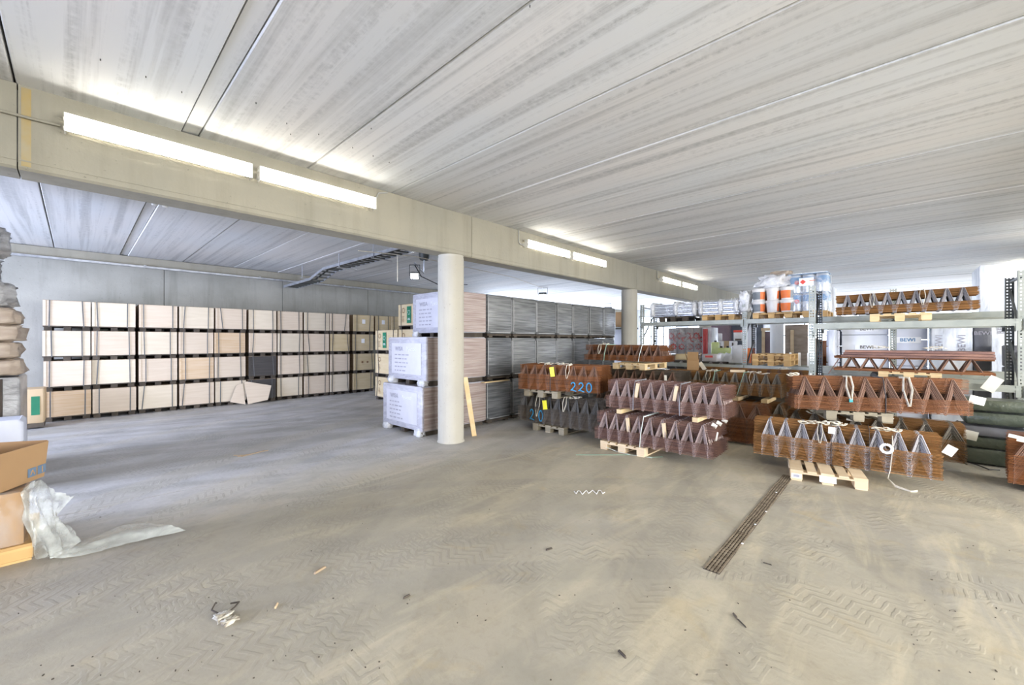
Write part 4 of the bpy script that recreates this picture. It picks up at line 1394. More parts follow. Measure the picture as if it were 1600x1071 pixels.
# ================================================================== RACKS
def upright_mesh(hh, material):
    """perforated channel post: real openings in its front"""
    m = MB()
    w = 0.09
    for x in (-0.036, 0.0, 0.036):
        m.box((x, 0, hh / 2), (0.018, 0.004, hh))
    z = 0.02
    while z < hh:
        for x in (-0.018, 0.018):
            m.box((x, 0, z), (0.020, 0.004, 0.028))
        z += 0.05
    for s in (-1, 1):
        m.box((s * 0.045, 0.032, hh / 2), (0.004, 0.068, hh))
    return m.mesh('upright', material)


UPL = upright_mesh(2.70, 'rack_grey')
UPD = upright_mesh(2.70, 'rack_dark')


def rack(X, depth, ys, levels, label, name='pallet_rack'):
    """front plane at x=X facing -x, posts at the given y"""
    t = thing(name, label, 'rack', (X, ys[0], 0), -PI / 2)
    for y in ys:
        lx_ = ys[0] - y
        link('upright', UPL, t, (lx_, 0, 0))
        o = link('upright', UPD, t, (lx_, depth, 0), PI)
        for z0_ in (0.15, 0.95, 1.75):
            MB().ribbon([(lx_, 0.05, z0_), (lx_, depth - 0.05, z0_ + 0.75)], 0.03, 0.02, (0, 0.3, 1)).build('brace', 'rack_dark', t)
        MB().box((lx_, depth / 2, 2.62), (0.03, depth - 0.1, 0.03)).build('brace', 'rack_dark', t)
        MB().box((lx_, 0.03, 0.006), (0.13, 0.14, 0.012)).build('foot_plate', 'rack_grey', t)
        MB().box((lx_, depth - 0.03, 0.006), (0.13, 0.14, 0.012)).build('foot_plate', 'rack_dark', t)
    for a_, b_ in zip(ys[:-1], ys[1:]):
        for z in levels:
            for dd, s in ((-0.012, 1), (depth + 0.012, -1)):
                m = MB()
                Lb = a_ - b_ - 0.09
                cx = (ys[0] - a_) + (a_ - b_) / 2
                m.box((cx, dd, z - 0.055), (Lb, 0.045, 0.10))
                m.box((cx, dd - s * 0.026, z - 0.055), (Lb, 0.008, 0.030))
                m.build('load_beam', 'rack_grey', t)
                for e in (-1, 1):
                    MB().box((cx + e * (Lb / 2), dd - s * 0.004, z - 0.09), (0.05, 0.05, 0.165)).build('beam_connector', 'rack_dark' if s < 0 else 'rack_grey', t)
    return t


XN, XQ = 9.15, 10.75
rack(XN, 1.0, (1.13, -1.29, -3.71), (1.07, 2.02), 'grey perforated steel pallet rack at the right, holding open girder bundles')
rack(XQ, 0.9, (5.17, 2.62, 0.06, -2.5), (1.14, 2.21), 'grey perforated pallet rack behind, holding pails and shiny metal bundles')

# bundles on the near rack
q0, q1 = at_x(1303, 581, XN), at_x(1556, 584, XN)
t, L, h, dp = bundle((XN - 0.02, q0.y), (XN - 0.02, q1.y), 1.18, 3, 0.012, 0.21, 0.17, 3, 0.18, 0.235, ('rust_red', 'wire_brown'), 'rusty open girders on the lower shelf of the right rack', tf=0.05, bf=0.05, r_ch=0.009, r_di=0.0065)
for k in range(5):
    for j in range(3):
        MB().box((L / 2 + 0.05 + 0.01 * j, 0.05 + 0.10 * k, 0.262 + 0.040 * j), (L - 0.1 - 0.03 * j, 0.09, 0.034)).build('flat_bar', 'rust_purple', t)
MB().box((0.0, 0.2, 0.10), (0.012, 0.012, 0.4), M=Matrix.Rotation(0.5, 3, 'Y')).build('loose_rod', 'rust_purple', t)
h = 0.37
clump(t, 0.62, 0.1, h + 0.02, 0.25, 61)
clump(t, 1.15, 0.1, h + 0.02, 0.3, 62)
paper_tag(t, L - 0.05, -0.12, -0.10, 0.14, 0.22, 0.5)
pallet((XN - 0.03, at_x(1420, 590, XN).y, 1.07), -PI / 2, 'pine pallet on the lower shelf of the right rack', 'pine')
yb_ = at_x(1365, 588, XN).y
tag(MB().tube((XN - 0.05, yb_, 1.12), (XN + 0.9, yb_, 1.12), 0.045, 14).build('pipe', 'black_plastic'), 'black pipe end beside the pallet on the lower rack shelf', 'pipe')

q0, q1 = at_x(1306, 495, XN), at_x(1531, 485, XN)
pm = (at_x(1360, 500, XN) + at_x(1455, 500, XN)) / 2
pallet((XN - 0.03, pm.y, 2.02), -PI / 2, 'pine pallet under the girders on the top shelf of the right rack', 'pine')
t, L, h, dp = bundle((XN - 0.02, q0.y), (XN - 0.02, q1.y), 2.02 + PZ, 9, 0.0142, 0.21, 0.15, 4, 0.10, 0.17, BR, 'grey and rusty girders on the top shelf of the right rack', tf=0.12, bf=0.20, z1=2.02 + PZ + 0.02, r_ch=0.005, r_di=0.0055)
sling(t, 0.48, h, 0.15, 0.24, 0.03)
sling(t, 1.08, h, 0.15, 0.24, 0.035)
MB().ribbon([(0.48, 0.05, h + 0.02), (0.6, 0.08, h + 0.06), (0.8, 0.1, h + 0.03), (1.0, 0.1, h + 0.07), (1.08, 0.08, h + 0.03), (1.25, 0.1, h + 0.02)], 0.03, 0.004).build('sling', 'sling_white', t)

# two pallets on the rear rack's lower shelf
q = at_x(1205, 575, XQ - 0.05)
for k in range(2):
    pallet((XQ - 0.12, q.y, 1.14 + k * (PZ + 0.002)), -PI / 2, 'pine pallet on the lower shelf of the rear rack, %s of two' % ('lower', 'upper')[k], 'pine_orange', 'stacked pallets on the rear rack')
for k, px in enumerate((1235, 1249, 1263)):
    q2 = at_x(px, 575, XQ + 0.5)
    tag(MB().box((0, 0, 0.14), (0.04, 0.04, 0.30)).build('white_stake', 'white_enamel', None, (q2.x, q2.y, 1.14)), 'white plastic stake on the rear rack, %s' % ('beside the stacked pallets', 'in the middle of three', 'nearest the grey post')[k], 'stake')

# pails
def pail_parts(kind):
    d = {}
    d['body'] = MB().lathe((0, 0, 0), [(0.115, 0), (0.135, 0.24)], 20).mesh('pail_body', 'pail_white')
    d['lid'] = MB().lathe((0, 0, 0), [(0.145, 0.222), (0.148, 0.232), (0.148, 0.27), (0.135, 0.278)], 20).mesh('lid', 'pail_white')
    m = MB()
    n = 14
    for k in range(n):
        a0 = PI * 1.0 + PI * k / n
        a1 = PI * 1.0 + PI * (k + 1) / n
        frac = (k + 0.5) / n
        mi = 0 if (kind == 0 and frac < 0.75) or (kind == 1 and frac < 0.3) or (kind == 2 and (frac < 0.25 or frac > 0.8)) else 1 if kind != 1 or frac > 0.85 else 2
        ra, rb = 0.121, 0.1375
        z0_, z1_ = 0.03, 0.20
        m.add([(ra * math.cos(a0), ra * math.sin(a0), z0_), (ra * math.cos(a1), ra * math.sin(a1), z0_), (rb * math.cos(a1), rb * math.sin(a1), z1_), (rb * math.cos(a0), rb * math.sin(a0), z1_)], [(0, 1, 2, 3)], mi, True)
    d['label'] = m.mesh('paper_band', ['label_grey', 'label_orange', 'pail_white'])
    return d


pk = [pail_parts(k) for k in range(3)]
yc = at_x(1206, 480, XQ).y
pz = 2.21
pallet((XQ - 0.08, yc, pz), -PI / 2, 'orange pine pallet under the white pails on the rear rack', 'pine_orange')
for r in range(2):
    for c_ in range(3):
        for dd in range(2):
            t = thing('pail', 'white pail with orange and grey label on the rear rack, %s layer, %s%s' % (('lower', 'upper')[r], ('left', 'middle', 'right')[c_], (', front', ', back')[dd]), 'pail',
                      (XQ + 0.10 + dd * 0.31, yc + 0.27 - c_ * 0.275, pz + PZ + 0.002 + r * 0.28), -PI / 2 - 0.3, 'pails on the rear rack')
            m_ = pk[c_]
            link('pail_body', m_['body'], t)
            link('lid', m_['lid'], t)
            link('paper_band', m_['label'], t)
t = thing('crumpled_sheeting', 'crumpled translucent sheeting heaped over the white pails', 'plastic sheeting', (XQ + 0.25, yc, pz + PZ + 0.57))
MB().blob((0, 0, 0.13), (0.5, 0.62, 0.30), 2, 0.30, 30, 16, freq=2.6).build('sheeting', 'film_milky', t)
MB().blob((0.05, -0.14, 0.20), (0.35, 0.42, 0.34), 5, 0.25, 26, 14, freq=2.0).build('sheeting', 'sack_brown', t)
MB().blob((-0.10, 0.56, -0.28), (0.34, 0.22, 0.52), 6, 0.3, 24, 14, freq=2.8).build('sheeting', 'film_milky', t)

# tins under film with hazard label
q0, q1 = at_x(1231, 485, XQ), at_x(1294, 485, XQ)
yc2 = (q0.y + q1.y) / 2
pallet((XQ - 0.08, yc2 + 0.02, pz), -PI / 2, 'pine pallet under the film wrapped tins on the rear rack', 'pine_orange')
t = thing('tin_stack', 'shiny film wrapped stack of blue and silver tins with a red diamond label', 'tin stack', (XQ, yc2, pz + PZ + 0.002), -PI / 2)
Wt = (q0.y - q1.y)
tin = MB().lathe((0, 0, 0), [(0.112, 0), (0.115, 0.01), (0.115, 0.37), (0.105, 0.385), (0.10, 0.39)], 20).mesh('tin', 'tin_silver')
tl = MB().lathe((0, 0, 0), [(0.1165, 0.22), (0.1165, 0.36)], 20).mesh('tin_label', 'label_blue')
tr_ = MB().lathe((0, 0, 0), [(0.045, 0), (0.045, 0.003)], 14).mesh('red_dot', 'label_red')
n_ = 3
for r in range(2):
    for c_ in range(n_):
        for dd in range(2):
            x_ = -Wt / 2 + Wt * (c_ + 0.5) / n_
            link('tin', tin, t, (x_, 0.18 + dd * 0.26, r * 0.41))
            link('tin_label', tl, t, (x_, 0.18 + dd * 0.26, r * 0.41 - (0.0 if r == 0 else 0.02)))
            if dd == 0 and c_ == 0:
                o = link('red_dot', tr_, t, (x_ + 0.04, 0.055, r * 0.41 + 0.22))
                o.rotation_euler = (PI / 2, 0, 0)
for r in (0, 1):
    MB().box((0, 0.31, r * 0.41 + 0.40), (Wt, 0.55, 0.008)).build('layer_sheet', 'label_blue', t)
MB().rbox((0, 0.31, 0.415), (Wt + 0.02, 0.60, 0.84), 0.05, 4, jit=0.004).build('film', 'film_clear', t)
wl = MB().box((-0.02, -0.004, 0.63), (0.26, 0.006, 0.17)).build('white_label', 'label_white', t)
MB().box((-0.08, -0.009, 0.63), (0.075, 0.004, 0.075), M=Matrix.Rotation(PI / 4, 3, 'Y')).build('red_diamond', 'label_red', wl)
MB().box((0.08, -0.009, 0.65), (0.09, 0.004, 0.014)).build('label_print', 'label_orange', wl)

# silvery metal bundles on the rear rack's first bay
for k, (pa, pb_, lbl) in enumerate(((1014, 1092, 'film wrapped bundle of silvery metal profiles on the rear rack, left one'), (1088, 1158, 'film wrapped bundle of silvery metal profiles on the rear rack, right one'))):
    ya, yb2 = at_x(pa, 490, XQ).y, at_x(pb_, 490, XQ).y
    Lm = ya - yb2
    tone = ('skid_dark', 'pine_orange')[k]
    pallet((XQ - 0.02, (ya + yb2) / 2, pz), -PI / 2, ('dark', 'orange pine')[k] + ' pallet under the %s silvery metal bundle' % ('left', 'right')[k], tone)
    t = thing('profile_bundle', lbl, 'metal bundle', (XQ, ya, pz + PZ + 0.002), -PI / 2)
    rnd = random.Random(k)
    for r in range(7):
        m = MB()
        for c_ in range(5):
            x_ = 0.03 + rnd.uniform(0, 0.05)
            m.box((Lm / 2, 0.08 + c_ * 0.15, r * 0.048 + 0.02), (Lm - 0.08 - rnd.uniform(0, 0.08), 0.11, 0.028), rz=rnd.uniform(-0.01, 0.01))
        m.build('profile_layer', ('galvanised', 'bright_metal')[r % 2], t)
    MB().blob((Lm * 0.5, 0.36, 0.19), (Lm - 0.02, 0.84, 0.40), 12 + k, 0.05, 40, 18, freq=5.0).build('film', 'film_clear', t)
    for x_ in (0.10, Lm * 0.55, Lm - 0.12):
        MB().blob((x_, 0.36, 0.19), (0.13, 0.86, 0.41), 20 + k + x_, 0.08, 24, 16, freq=6).build('film_gather', 'film_milky', t)

# ================================================================== GOODS IN THE BACKGROUND
def goods_box(pl_, pr_, py0, py1, X, depth, material, label, cat='stack', name='crate', z0=None, z1=None, split=1):
    a_ = at_x(pl_, py0, X)
    b_ = at_x(pr_, py1, X)
    z0 = b_.z if z0 is None else z0
    z1 = a_.z if z1 is None else z1
    t = thing(name, label, cat, (X, a_.y, z0), -PI / 2)
    w = a_.y - b_.y
    hh = (z1 - z0) / split
    for k in range(split):
        MB().rbox((w / 2, depth / 2, hh * (k + 0.5)), (w, depth, hh - 0.012), 0.02, 2, jit=0.003).build('block' if split > 1 else 'body', material, t)
    return t, w, z1 - z0


XW = 12.6
t, w, h = goods_box(1291, 1311, 480, 580, XW, 0.9, 'foam_cool', 'narrow pale insulation stack seen just right of the rack post', name='insulation_stack', z0=0.0, z1=2.35, split=6)
t, w, h = goods_box(1315, 1388, 480, 580, XW + 0.1, 1.0, 'foam_white', 'white insulation stack with dark BEWI labels behind the right rack', name='insulation_stack', z0=0.0, z1=2.3, split=5)
for z_, x_ in ((1.98, 0.55), (1.55, 0.55)):
    MB().box((w * x_, -0.006, z_), (0.42, 0.004, 0.11)).build('paper_label', 'label_white', t)
    text_part('BEWI', 0.105, 'ink_dark', t, face_matrix((w * x_, -0.012, z_), (1, 0, 0)), bold=0.002)
t, w, h = goods_box(1396, 1450, 480, 580, XW - 0.1, 1.0, 'foam_cool', 'pale insulation stack with one BEWI label right of the inner rack post', name='insulation_stack', z0=0.0, z1=2.3, split=4)
MB().box((w * 0.42, -0.006, 1.72), (0.42, 0.004, 0.13)).build('paper_label', 'label_white', t)
text_part('BEWI', 0.105, 'label_blue', t, face_matrix((w * 0.42, -0.012, 1.72), (1, 0, 0)), bold=0.002)
t, w, h = goods_box(1455, 1520, 480, 580, XW - 0.3, 1.0, 'wrap_white', 'white film wrapped insulation with upright dark print', name='insulation_stack', z0=0.0, z1=2.25, split=1)
for x_ in (0.2, 0.75):
    text_part('BEWI', 0.15, 'ink_grey', t, face_matrix((w * x_, -0.012, 1.65), (0, 0, 1), (-1, 0, 0)), bold=0.001)
t, w, h = goods_box(1521, 1550, 480, 580, XW - 0.3, 1.0, 'wrap_dark', 'dark film wrapped stack with BEWI print', name='insulation_stack', z0=0.0, z1=2.2, split=2)
text_part('BEWI', 0.10, 'ink_grey', t, face_matrix((w * 0.5, -0.012, 1.85), (1, 0, 0)), bold=0.002)
text_part('BE', 0.12, 'ink_grey', t, face_matrix((w * 0.5, -0.012, 1.45), (1, 0, 0)), bold=0.002)
t, w, h = goods_box(1530, 1608, 432, 580, XW + 0.9, 1.2, 'wrap_white', 'tall white film wrapped stack rising above the rack at right', name='insulation_stack', z0=0.0, z1=3.35, split=1)
text_part('BEWI', 0.13, 'ink_grey', t, face_matrix((w * 0.45, -0.012, 2.0), (0, 0, 1), (-1, 0, 0)), bold=0.001)
t, w, h = goods_box(1572, 1600, 540, 640, 11.75, 0.45, 'wrap_dark', 'dark printed carton stack low at the right edge behind the rack', name='carton_stack', z0=0.0, z1=1.62, split=4)
for k in range(4):
    text_part('BE', 0.2, 'ink_dark', t, face_matrix((w * 0.5, -0.012, 0.2 + 0.405 * k), (1, 0, 0)), bold=0.002)
t, w, h = goods_box(1294, 1304, 428, 480, XQ + 1.2, 0.5, 'wrap_white', 'white wrapped block behind the tins', name='insulation_stack', z0=0.0, z1=2.95, split=1)

# brown board panel, door frame, posts, wall behind
XB = 18.0
t, w, h = goods_box(1226, 1262, 512, 590, XB, 0.12, 'osb_brown', 'large brown board panel standing behind the rear rack', 'panel', 'board_panel', z0=0.0, z1=2.3)
t = thing('door_frame', 'pine door frame with dark panes between the round posts', 'frame', (XB, at_x(1193, 550, XB).y, 0), -PI / 2)
for x_ in (0, 0.52, 0.92):
    MB().box((x_, 0, 1.05), (0.10, 0.12, 2.1)).build('frame_post', 'pine_pale', t)
MB().box((0.26, 0, 2.14), (0.66, 0.12, 0.1)).build('frame_head', 'pine_pale', t)
MB().box((0.26, 0.04, 1.05), (0.45, 0.03, 2.0)).build('pane', 'panel_purple', t)
for k, (px, X, m, r_, lb_) in enumerate(((1214, 16.4, 'pale_plaster', 0.20, 'pale round post in front of the brown board panel'), (1170, 13.0, 'pale_plaster', 0.16, 'pale round post with an orange band, beside the rack post'))):
    q = at_x(px, 550, X)
    t = thing('round_post', lb_, 'post', (X, q.y, 0))
    MB().lathe((0, 0, 0), [(r_, 0), (r_, 2.3 if k else ZC)], 24).build('shaft', m, t)
    if k:
        MB().lathe((0, 0, 0), [(r_ + 0.008, 0.2), (r_ + 0.008, 1.5)], 24).build('orange_band', 'label_orange', t)
# wrapped insulation rolls with red print
XR_ = 14.5
ra = [1049, 1062, 1075, 1088]
for k, px in enumerate(ra):
    q = at_x(px + 4, 545, XR_)
    t = thing('insulation_roll', 'upright grey roll with red print behind the bundles, %s' % ('leftmost of four', 'second of four from the left', 'third of four from the left', 'rightmost of four')[k], 'roll', (XR_, q.y, 1.25), 0, 'red printed rolls')
    MB().lathe((0, 0, 0), [(0.17, 0), (0.18, 0.02), (0.18, 0.88), (0.15, 0.9)], 20).build('roll_body', 'roll_grey', t)
    m = MB()
    for j, (a0, zz, rr) in enumerate(((3.4, 0.25, 0.08), (3.0, 0.62, 0.09), (3.9, 0.5, 0.07))):
        for s_ in range(8):
            an = 2 * PI * s_ / 8
            th = a0 + rr * math.cos(an) / 0.18
            m.box((0.184 * math.cos(th), 0.184 * math.sin(th), zz + rr * math.sin(an)), (0.008, 0.05, 0.05), rz=th)
    m.build('red_print', 'roll_red', t)
t = thing('roll_pallet', 'dark loaded pallet below the red printed rolls', 'pallet load', (XR_, at_x(1046, 560, XR_).y, 0), -PI / 2)
wq = at_x(1046, 560, XR_).y - at_x(1096, 560, XR_).y
for k in range(5):
    MB().rbox((wq / 2, 0.45, 0.13 + 0.245 * k), (wq, 0.9, 0.235), 0.03, 2, jit=0.01).build('bale', 'osb_brown', t)
t = thing('plastic_sheeting', 'torn clear sheeting hanging over the red printed rolls', 'plastic sheeting', (XR_ - 0.25, at_x(1050, 520, XR_).y, 1.0), -PI / 2)
m = MB()
nx, nz = 12, 8
vs = []
for i in range(nx):
    for j in range(nz):
        f = i / (nx - 1)
        top = 1.25 - 0.55 * f
        bot = 0.75 - 0.75 * f
        vs.append((f * wq * 1.15, 0.05 * math.sin(i * 1.7 + j) - 0.05 * f, bot + (top - bot) * j / (nz - 1)))
m.add(vs, [(i * nz + j, (i + 1) * nz + j, (i + 1) * nz + j + 1, i * nz + j + 1) for i in range(nx - 1) for j in range(nz - 1)], 0, True)
m.build('sheet', 'film_clear', t)
goods_box(1097, 1113, 512, 555, 14.3, 0.6, 'wrap_white', 'white wrapped upright stack right of the red printed rolls', name='wrapped_stack', z0=0.3, z1=2.15)
goods_box(1098, 1104, 514, 548, 14.1, 0.15, 'roll_red', 'thin red and grey roll beside the white wrapped upright stack', name='narrow_roll', cat='roll', z0=1.2, z1=2.1)
goods_box(1111, 1140, 506, 530, 19.0, 0.3, 'panel_purple', 'purple brown sheet pack high behind the white cartons', name='sheet_pack', z0=0.0, z1=2.7)
goods_box(1140, 1163, 506, 545, 19.4, 0.3, 'panel_blue', 'dark bluish panels behind the red sign', name='sheet_pack', z0=0.0, z1=2.7)
goods_box(1180, 1192, 508, 545, 19.0, 0.3, 'panel_blue', 'dark blue machine part seen between post and door frame', name='machine_part', cat='machine', z0=0.0, z1=2.6)
# white cartons
def carton_px(pl_, pr_, py0, py1, X, m, lbl, print_=True, d=0.35):
    t, w, h = goods_box(pl_, pr_, py0, py1, X, d, m, lbl, 'carton', 'carton')
    if print_:
        MB().box((w * 0.65, -0.006, h * 0.5), (0.05, 0.004, h * 0.6)).build('dark_print', 'ink_dark', t)
    return t
carton_px(1114, 1124, 521, 533, 15.5, 'foam_white', 'white carton on top of the carton row by the red sign')
carton_px(1114, 1130, 533, 547, 15.5, 'foam_white', 'white carton, left in the row below the red sign')
carton_px(1130, 1139, 533, 547, 15.6, 'cardboard_pale', 'pale brown carton between two white cartons', False)
carton_px(1139, 1148, 533, 547, 15.5, 'foam_white', 'white carton, right in the row below the red sign')
t, w, h = goods_box(1146, 1160, 516, 533, 15.8, 0.05, 'label_white', 'white and red sign board behind the cartons', 'sign', 'sign_board')
MB().box((w / 2, -0.006, h * 0.88), (w, 0.006, h * 0.2)).build('red_band', 'label_red', t)
MB().box((w * 0.55, -0.006, h * 0.12), (w * 0.7, 0.006, h * 0.16)).build('dark_band', 'ink_dark', t)
goods_box(1112, 1150, 547, 580, 15.4, 0.8, 'bag_white', 'base of white sacks under the cartons', 'sack pile', 'sack_pile', z0=0.0, z1=1.35)
for k, (px, py, hh, lb_) in enumerate(((1118, 556, 0.42, 'lime green canister, tallest, with dark cap'), (1127, 558, 0.28, 'lime green canister in the middle of three'), (1137, 558, 0.28, 'lime green canister, rightmost'))):
    q = at_x(px, py, 13.6)
    t = thing('canister', lb_, 'canister', (q.x, q.y, q.z))
    MB().rbox((0, 0, hh / 2), (0.2, 0.22, hh), 0.05, 3).build('canister_body', 'jug_lime', t)
    MB().lathe((0, 0, 0), [(0.035, hh - 0.01), (0.035, hh + 0.05)], 12).build('cap', 'black_plastic', t)
q = at_x(1128, 556, 13.6)
tag(MB().box((13.6, q.y, (q.z) / 2), (0.5, 0.75, q.z - 0.01)).build('goods_box', 'bag_white'), 'white block on which the lime canisters stand', 'block')
for k, (px, py) in enumerate(((1128, 573), (1140, 573), (1153, 570))):
    q = at_x(px, py, 13.0)
    tag(MB().blob((0, 0, 0.18), (0.36, 0.34, 0.4 if k < 2 else 0.75), 30 + k, 0.12).build('white_sack', 'bag_white', None, (q.x, q.y, q.z)), 'white sack in front of the canisters, %s' % ('left', 'middle', 'tall right one')[k], 'sack')
tag(MB().box((13.05, at_x(1140, 573, 13.0).y, 0.42), (0.5, 1.1, 0.84)).build('goods_box', 'bag_white'), 'white block below the white sacks', 'block')
# cartons on the bundles
q = at_x(1084, 572, 10.0)
t = thing('open_carton', 'crumpled brown carton with raised flaps standing on the bundles', 'carton', (9.95, q.y, 1.02), -PI / 2 + 0.3)
MB().box((0, 0, 0.12), (0.25, 0.22, 0.24)).build('box_body', 'cardboard', t)
for (x_, rot_) in ((-0.12, -0.25), (0.12, 0.35)):
    MB().box((x_ * 1.2, 0, 0.31), (0.008, 0.22, 0.2), M=Matrix.Rotation(rot_, 3, 'Y')).build('flap', 'cardboard', t)
for (y_, rot_) in ((-0.11, 0.3), (0.11, -0.35)):
    MB().box((0, y_ * 1.3, 0.32), (0.23, 0.008, 0.2), M=Matrix.Rotation(rot_, 3, 'X')).build('flap', 'cardboard', t)
carton_px(1055, 1073, 553, 563, 10.9, 'ply_yellow', 'small cream carton left of the crumpled brown one', False)
t = carton_px(1098, 1120, 553, 566, 10.8, 'roll_grey', 'greyish carton with faint red print right of the crumpled brown one', False)
MB().box((0.15, -0.006, 0.13), (0.18, 0.003, 0.05)).build('red_print', 'roll_red', t)
q = at_x(1109, 576, 10.8)
pallet((10.72, q.y, q.z - 0.03), -PI / 2, 'small dark pallet under the greyish carton', 'skid_dark')
# shelf goods at the far left behind second column
goods_box(961, 975, 488, 500, 16.0, 0.6, 'cardboard', 'brown carton load seen left of the second column', name='carton_load', z0=2.3, z1=2.95)
goods_box(960, 975, 505, 555, 16.3, 0.6, 'foam_cool', 'pale wrapped stack with dark stripes seen left of the second column', name='wrapped_stack', z0=0.0, z1=2.2)
for k, z_ in enumerate((2.2,)):
    tag(MB().box((16.2, at_x(967, 500, 16).y, z_ + 0.04), (0.8, 1.2, 0.06)).build('shelf_beam', 'rack_dark'), 'dark shelf beam left of the second column', 'beam')
q = at_x(1280, 550, 13.4)
t = thing('orange_shelf', 'small orange shelf seen between the rack posts', 'shelf', (13.4, q.y, 0.9), -PI / 2)
for z_ in (0.0, 0.4, 0.8):
    MB().box((0.15, 0.15, z_), (0.45, 0.3, 0.03)).build('shelf_board', 'shelf_orange', t)
for x_ in (-0.06, 0.36):
    MB().box((x_, 0.15, 0.0), (0.03, 0.3, 1.75)).build('shelf_side', 'shelf_orange', t)
MB().box((0.15, 0.3, 0.4), (0.42, 0.02, 0.8)).build('shelf_back', 'shelf_orange', t)

# ================================================================== LEFT SIDE GOODS
YS = 8.0
xe = at_y(36, 600, YS).x
t = thing('wrapped_crate', 'grey film wrapped crate under the sack pile at the left edge', 'crate', (xe - 0.02, YS, 0), 0)
MB().rbox((-0.60, 0.5, 0.10 + 0.57), (1.2, 1.0, 1.14), 0.03, 3, jit=0.005).build('body', 'wrap_grey', t)
MB().box((-0.6, 0.5, 0.05), (1.15, 0.95, 0.1)).build('skid', 'pine_grey', t)
MB().box((-0.62, -0.03, 0.62), (1.16, 0.05, 1.22)).build('dark_board', 'dark_wood', t).location = (-0.10, 0, 0)
# sacks: each its own thing
z = 1.26
rnd = random.Random(3)
for k in range(4):
    hh = 0.215
    o = MB().blob((0, 0, hh / 2), (1.02, 0.8, hh * 1.0), 60 + k, 0.07, 36, 14, flat=False, freq=2.5, e=0.28).build('sack', 'sack_brown', None, (xe - 0.52 - 0.03 * (k % 2), YS + 0.45, z))
    tag(o, 'brown paper sack on the wrapped crate at the left edge, %s' % ('bottom one', 'second up', 'third up', 'topmost of four')[k], 'sack', 'brown sacks at the left edge')
    z += hh
for k in range(4):
    hh = 0.34
    o = MB().blob((0, 0, hh / 2), (1.15 - 0.12 * (k % 2) - 0.06 * k, 0.9, hh * 1.0), 70 + k, 0.10, 40, 18, flat=False, freq=3.4, e=0.35).build('wrapped_bale', 'wrap_grey', None, (xe - 0.66 - 0.05 * (k % 2), YS + 0.45, z))
    tag(o, 'grey film wrapped bale high at the left edge, %s' % ('lowest', 'second up', 'third up', 'topmost')[k], 'bale', 'grey bales at the left edge')
    z += hh
q = at_y(30, 660, 7.2)
t = thing('white_bin', 'small white wrapped bin with a strap at the left edge', 'bin', (q.x - 0.02, 7.2, 0.0))
MB().rbox((-0.25, 0.3, 0.40), (0.60, 0.5, 0.80), 0.05, 3, jit=0.006).build('bin_body', 'foam_cool', t)
MB().ribbon([(-0.1, -0.01, 0.30), (0.0, -0.02, 0.5), (0.06, 0.04, 0.55)], 0.04, 0.004, (0, -1, 0)).build('strap', 'rack_grey', t)

# wrapped carton on its pallet, film trailing over the floor
pr_ = at_z(52, 874, 0)
t = pallet((pr_.x - 0.545, pr_.y, 0), 0.0, 'pine pallet under the shrink wrapped carton at the left edge', 'pine_orange')
pals = t
t['label'] = 'pine pallet under the shrink wrapped carton at the left edge'
t.scale = (1.49, 0.75, 1.0)
t = thing('shrink_wrapped_carton', 'brown carton in crinkled clear film on the pallet at the left edge', 'carton', (pr_.x - 0.03, pr_.y + 0.02, PZ + 0.002), 0.0)
MB().box((-0.50, 0.30, 0.20), (0.96, 0.58, 0.40)).build('box_body', 'cardboard', t)
MB().rbox((-0.50, 0.30, 0.205), (1.0, 0.62, 0.415), 0.03, 4, jit=0.006).build('film', 'film_thin', t)
# big open carton behind and above
e1 = Vector((0.21, 0.35, 0)).normalized()
n1 = Vector((-e1.y, e1.x, 0))
P = Vector((-0.19, 5.28, 0))
t = thing('open_carton', 'large brown open carton standing on the wrapped one at the left edge', 'carton', (P.x, P.y, PZ + 0.42), math.atan2(e1.y, e1.x))
Lc, Dc, Hc = 1.0, 0.55, 0.30
def wallq(a_, b_, z0_, z1_, lean, nm='carton_wall'):
    a_, b_ = Vector(a_), Vector(b_)
    d_ = (b_ - a_).normalized()
    o_ = Vector((d_.y, -d_.x, 0))
    th = 0.006
    vs = []
    for (p_, z_) in ((a_, z0_), (b_, z0_), (b_, z1_), (a_, z1_)):
        q_ = p_ + o_ * (lean * (z_ - z0_))
        vs += [(q_.x, q_.y, z_)]
    for (p_, z_) in ((a_, z0_), (b_, z0_), (b_, z1_), (a_, z1_)):
        q_ = p_ + o_ * (lean * (z_ - z0_) - th)
        vs += [(q_.x, q_.y, z_)]
    return MB().add(vs, [(0, 1, 2, 3), (7, 6, 5, 4), (0, 4, 5, 1), (1, 5, 6, 2), (2, 6, 7, 3), (3, 7, 4, 0)]).build(nm, 'cardboard', t)
wallq((-Lc, 0, 0), (0, 0, 0), 0, Hc, 0.10)
wallq((0, 0, 0), (0, Dc, 0), 0, Hc, 0.12)
wallq((0, Dc, 0), (-Lc, Dc, 0), 0, Hc, 0.10)
wallq((-Lc, Dc, 0), (-Lc, 0, 0), 0, Hc, 0.10)
MB().box((-Lc / 2, Dc / 2, 0.006), (Lc, Dc, 0.01)).build('carton_floor', 'cardboard', t)
for k, x_ in enumerate((-0.14, -0.045)):
    MB().box((x_, -0.013, 0.075), (0.075, 0.004, 0.07)).build('printed_square', 'carton_print', t)
    m = MB()
    if k == 0:
        m.tube((x_ - 0.02, -0.017, 0.055), (x_, -0.017, 0.095), 0.004, 4).tube((x_ + 0.02, -0.017, 0.055), (x_, -0.017, 0.095), 0.004, 4)
    else:
        m.tube((x_, -0.017, 0.05), (x_, -0.017, 0.10), 0.004, 4)
    m.build('pictogram', 'cardboard', t)

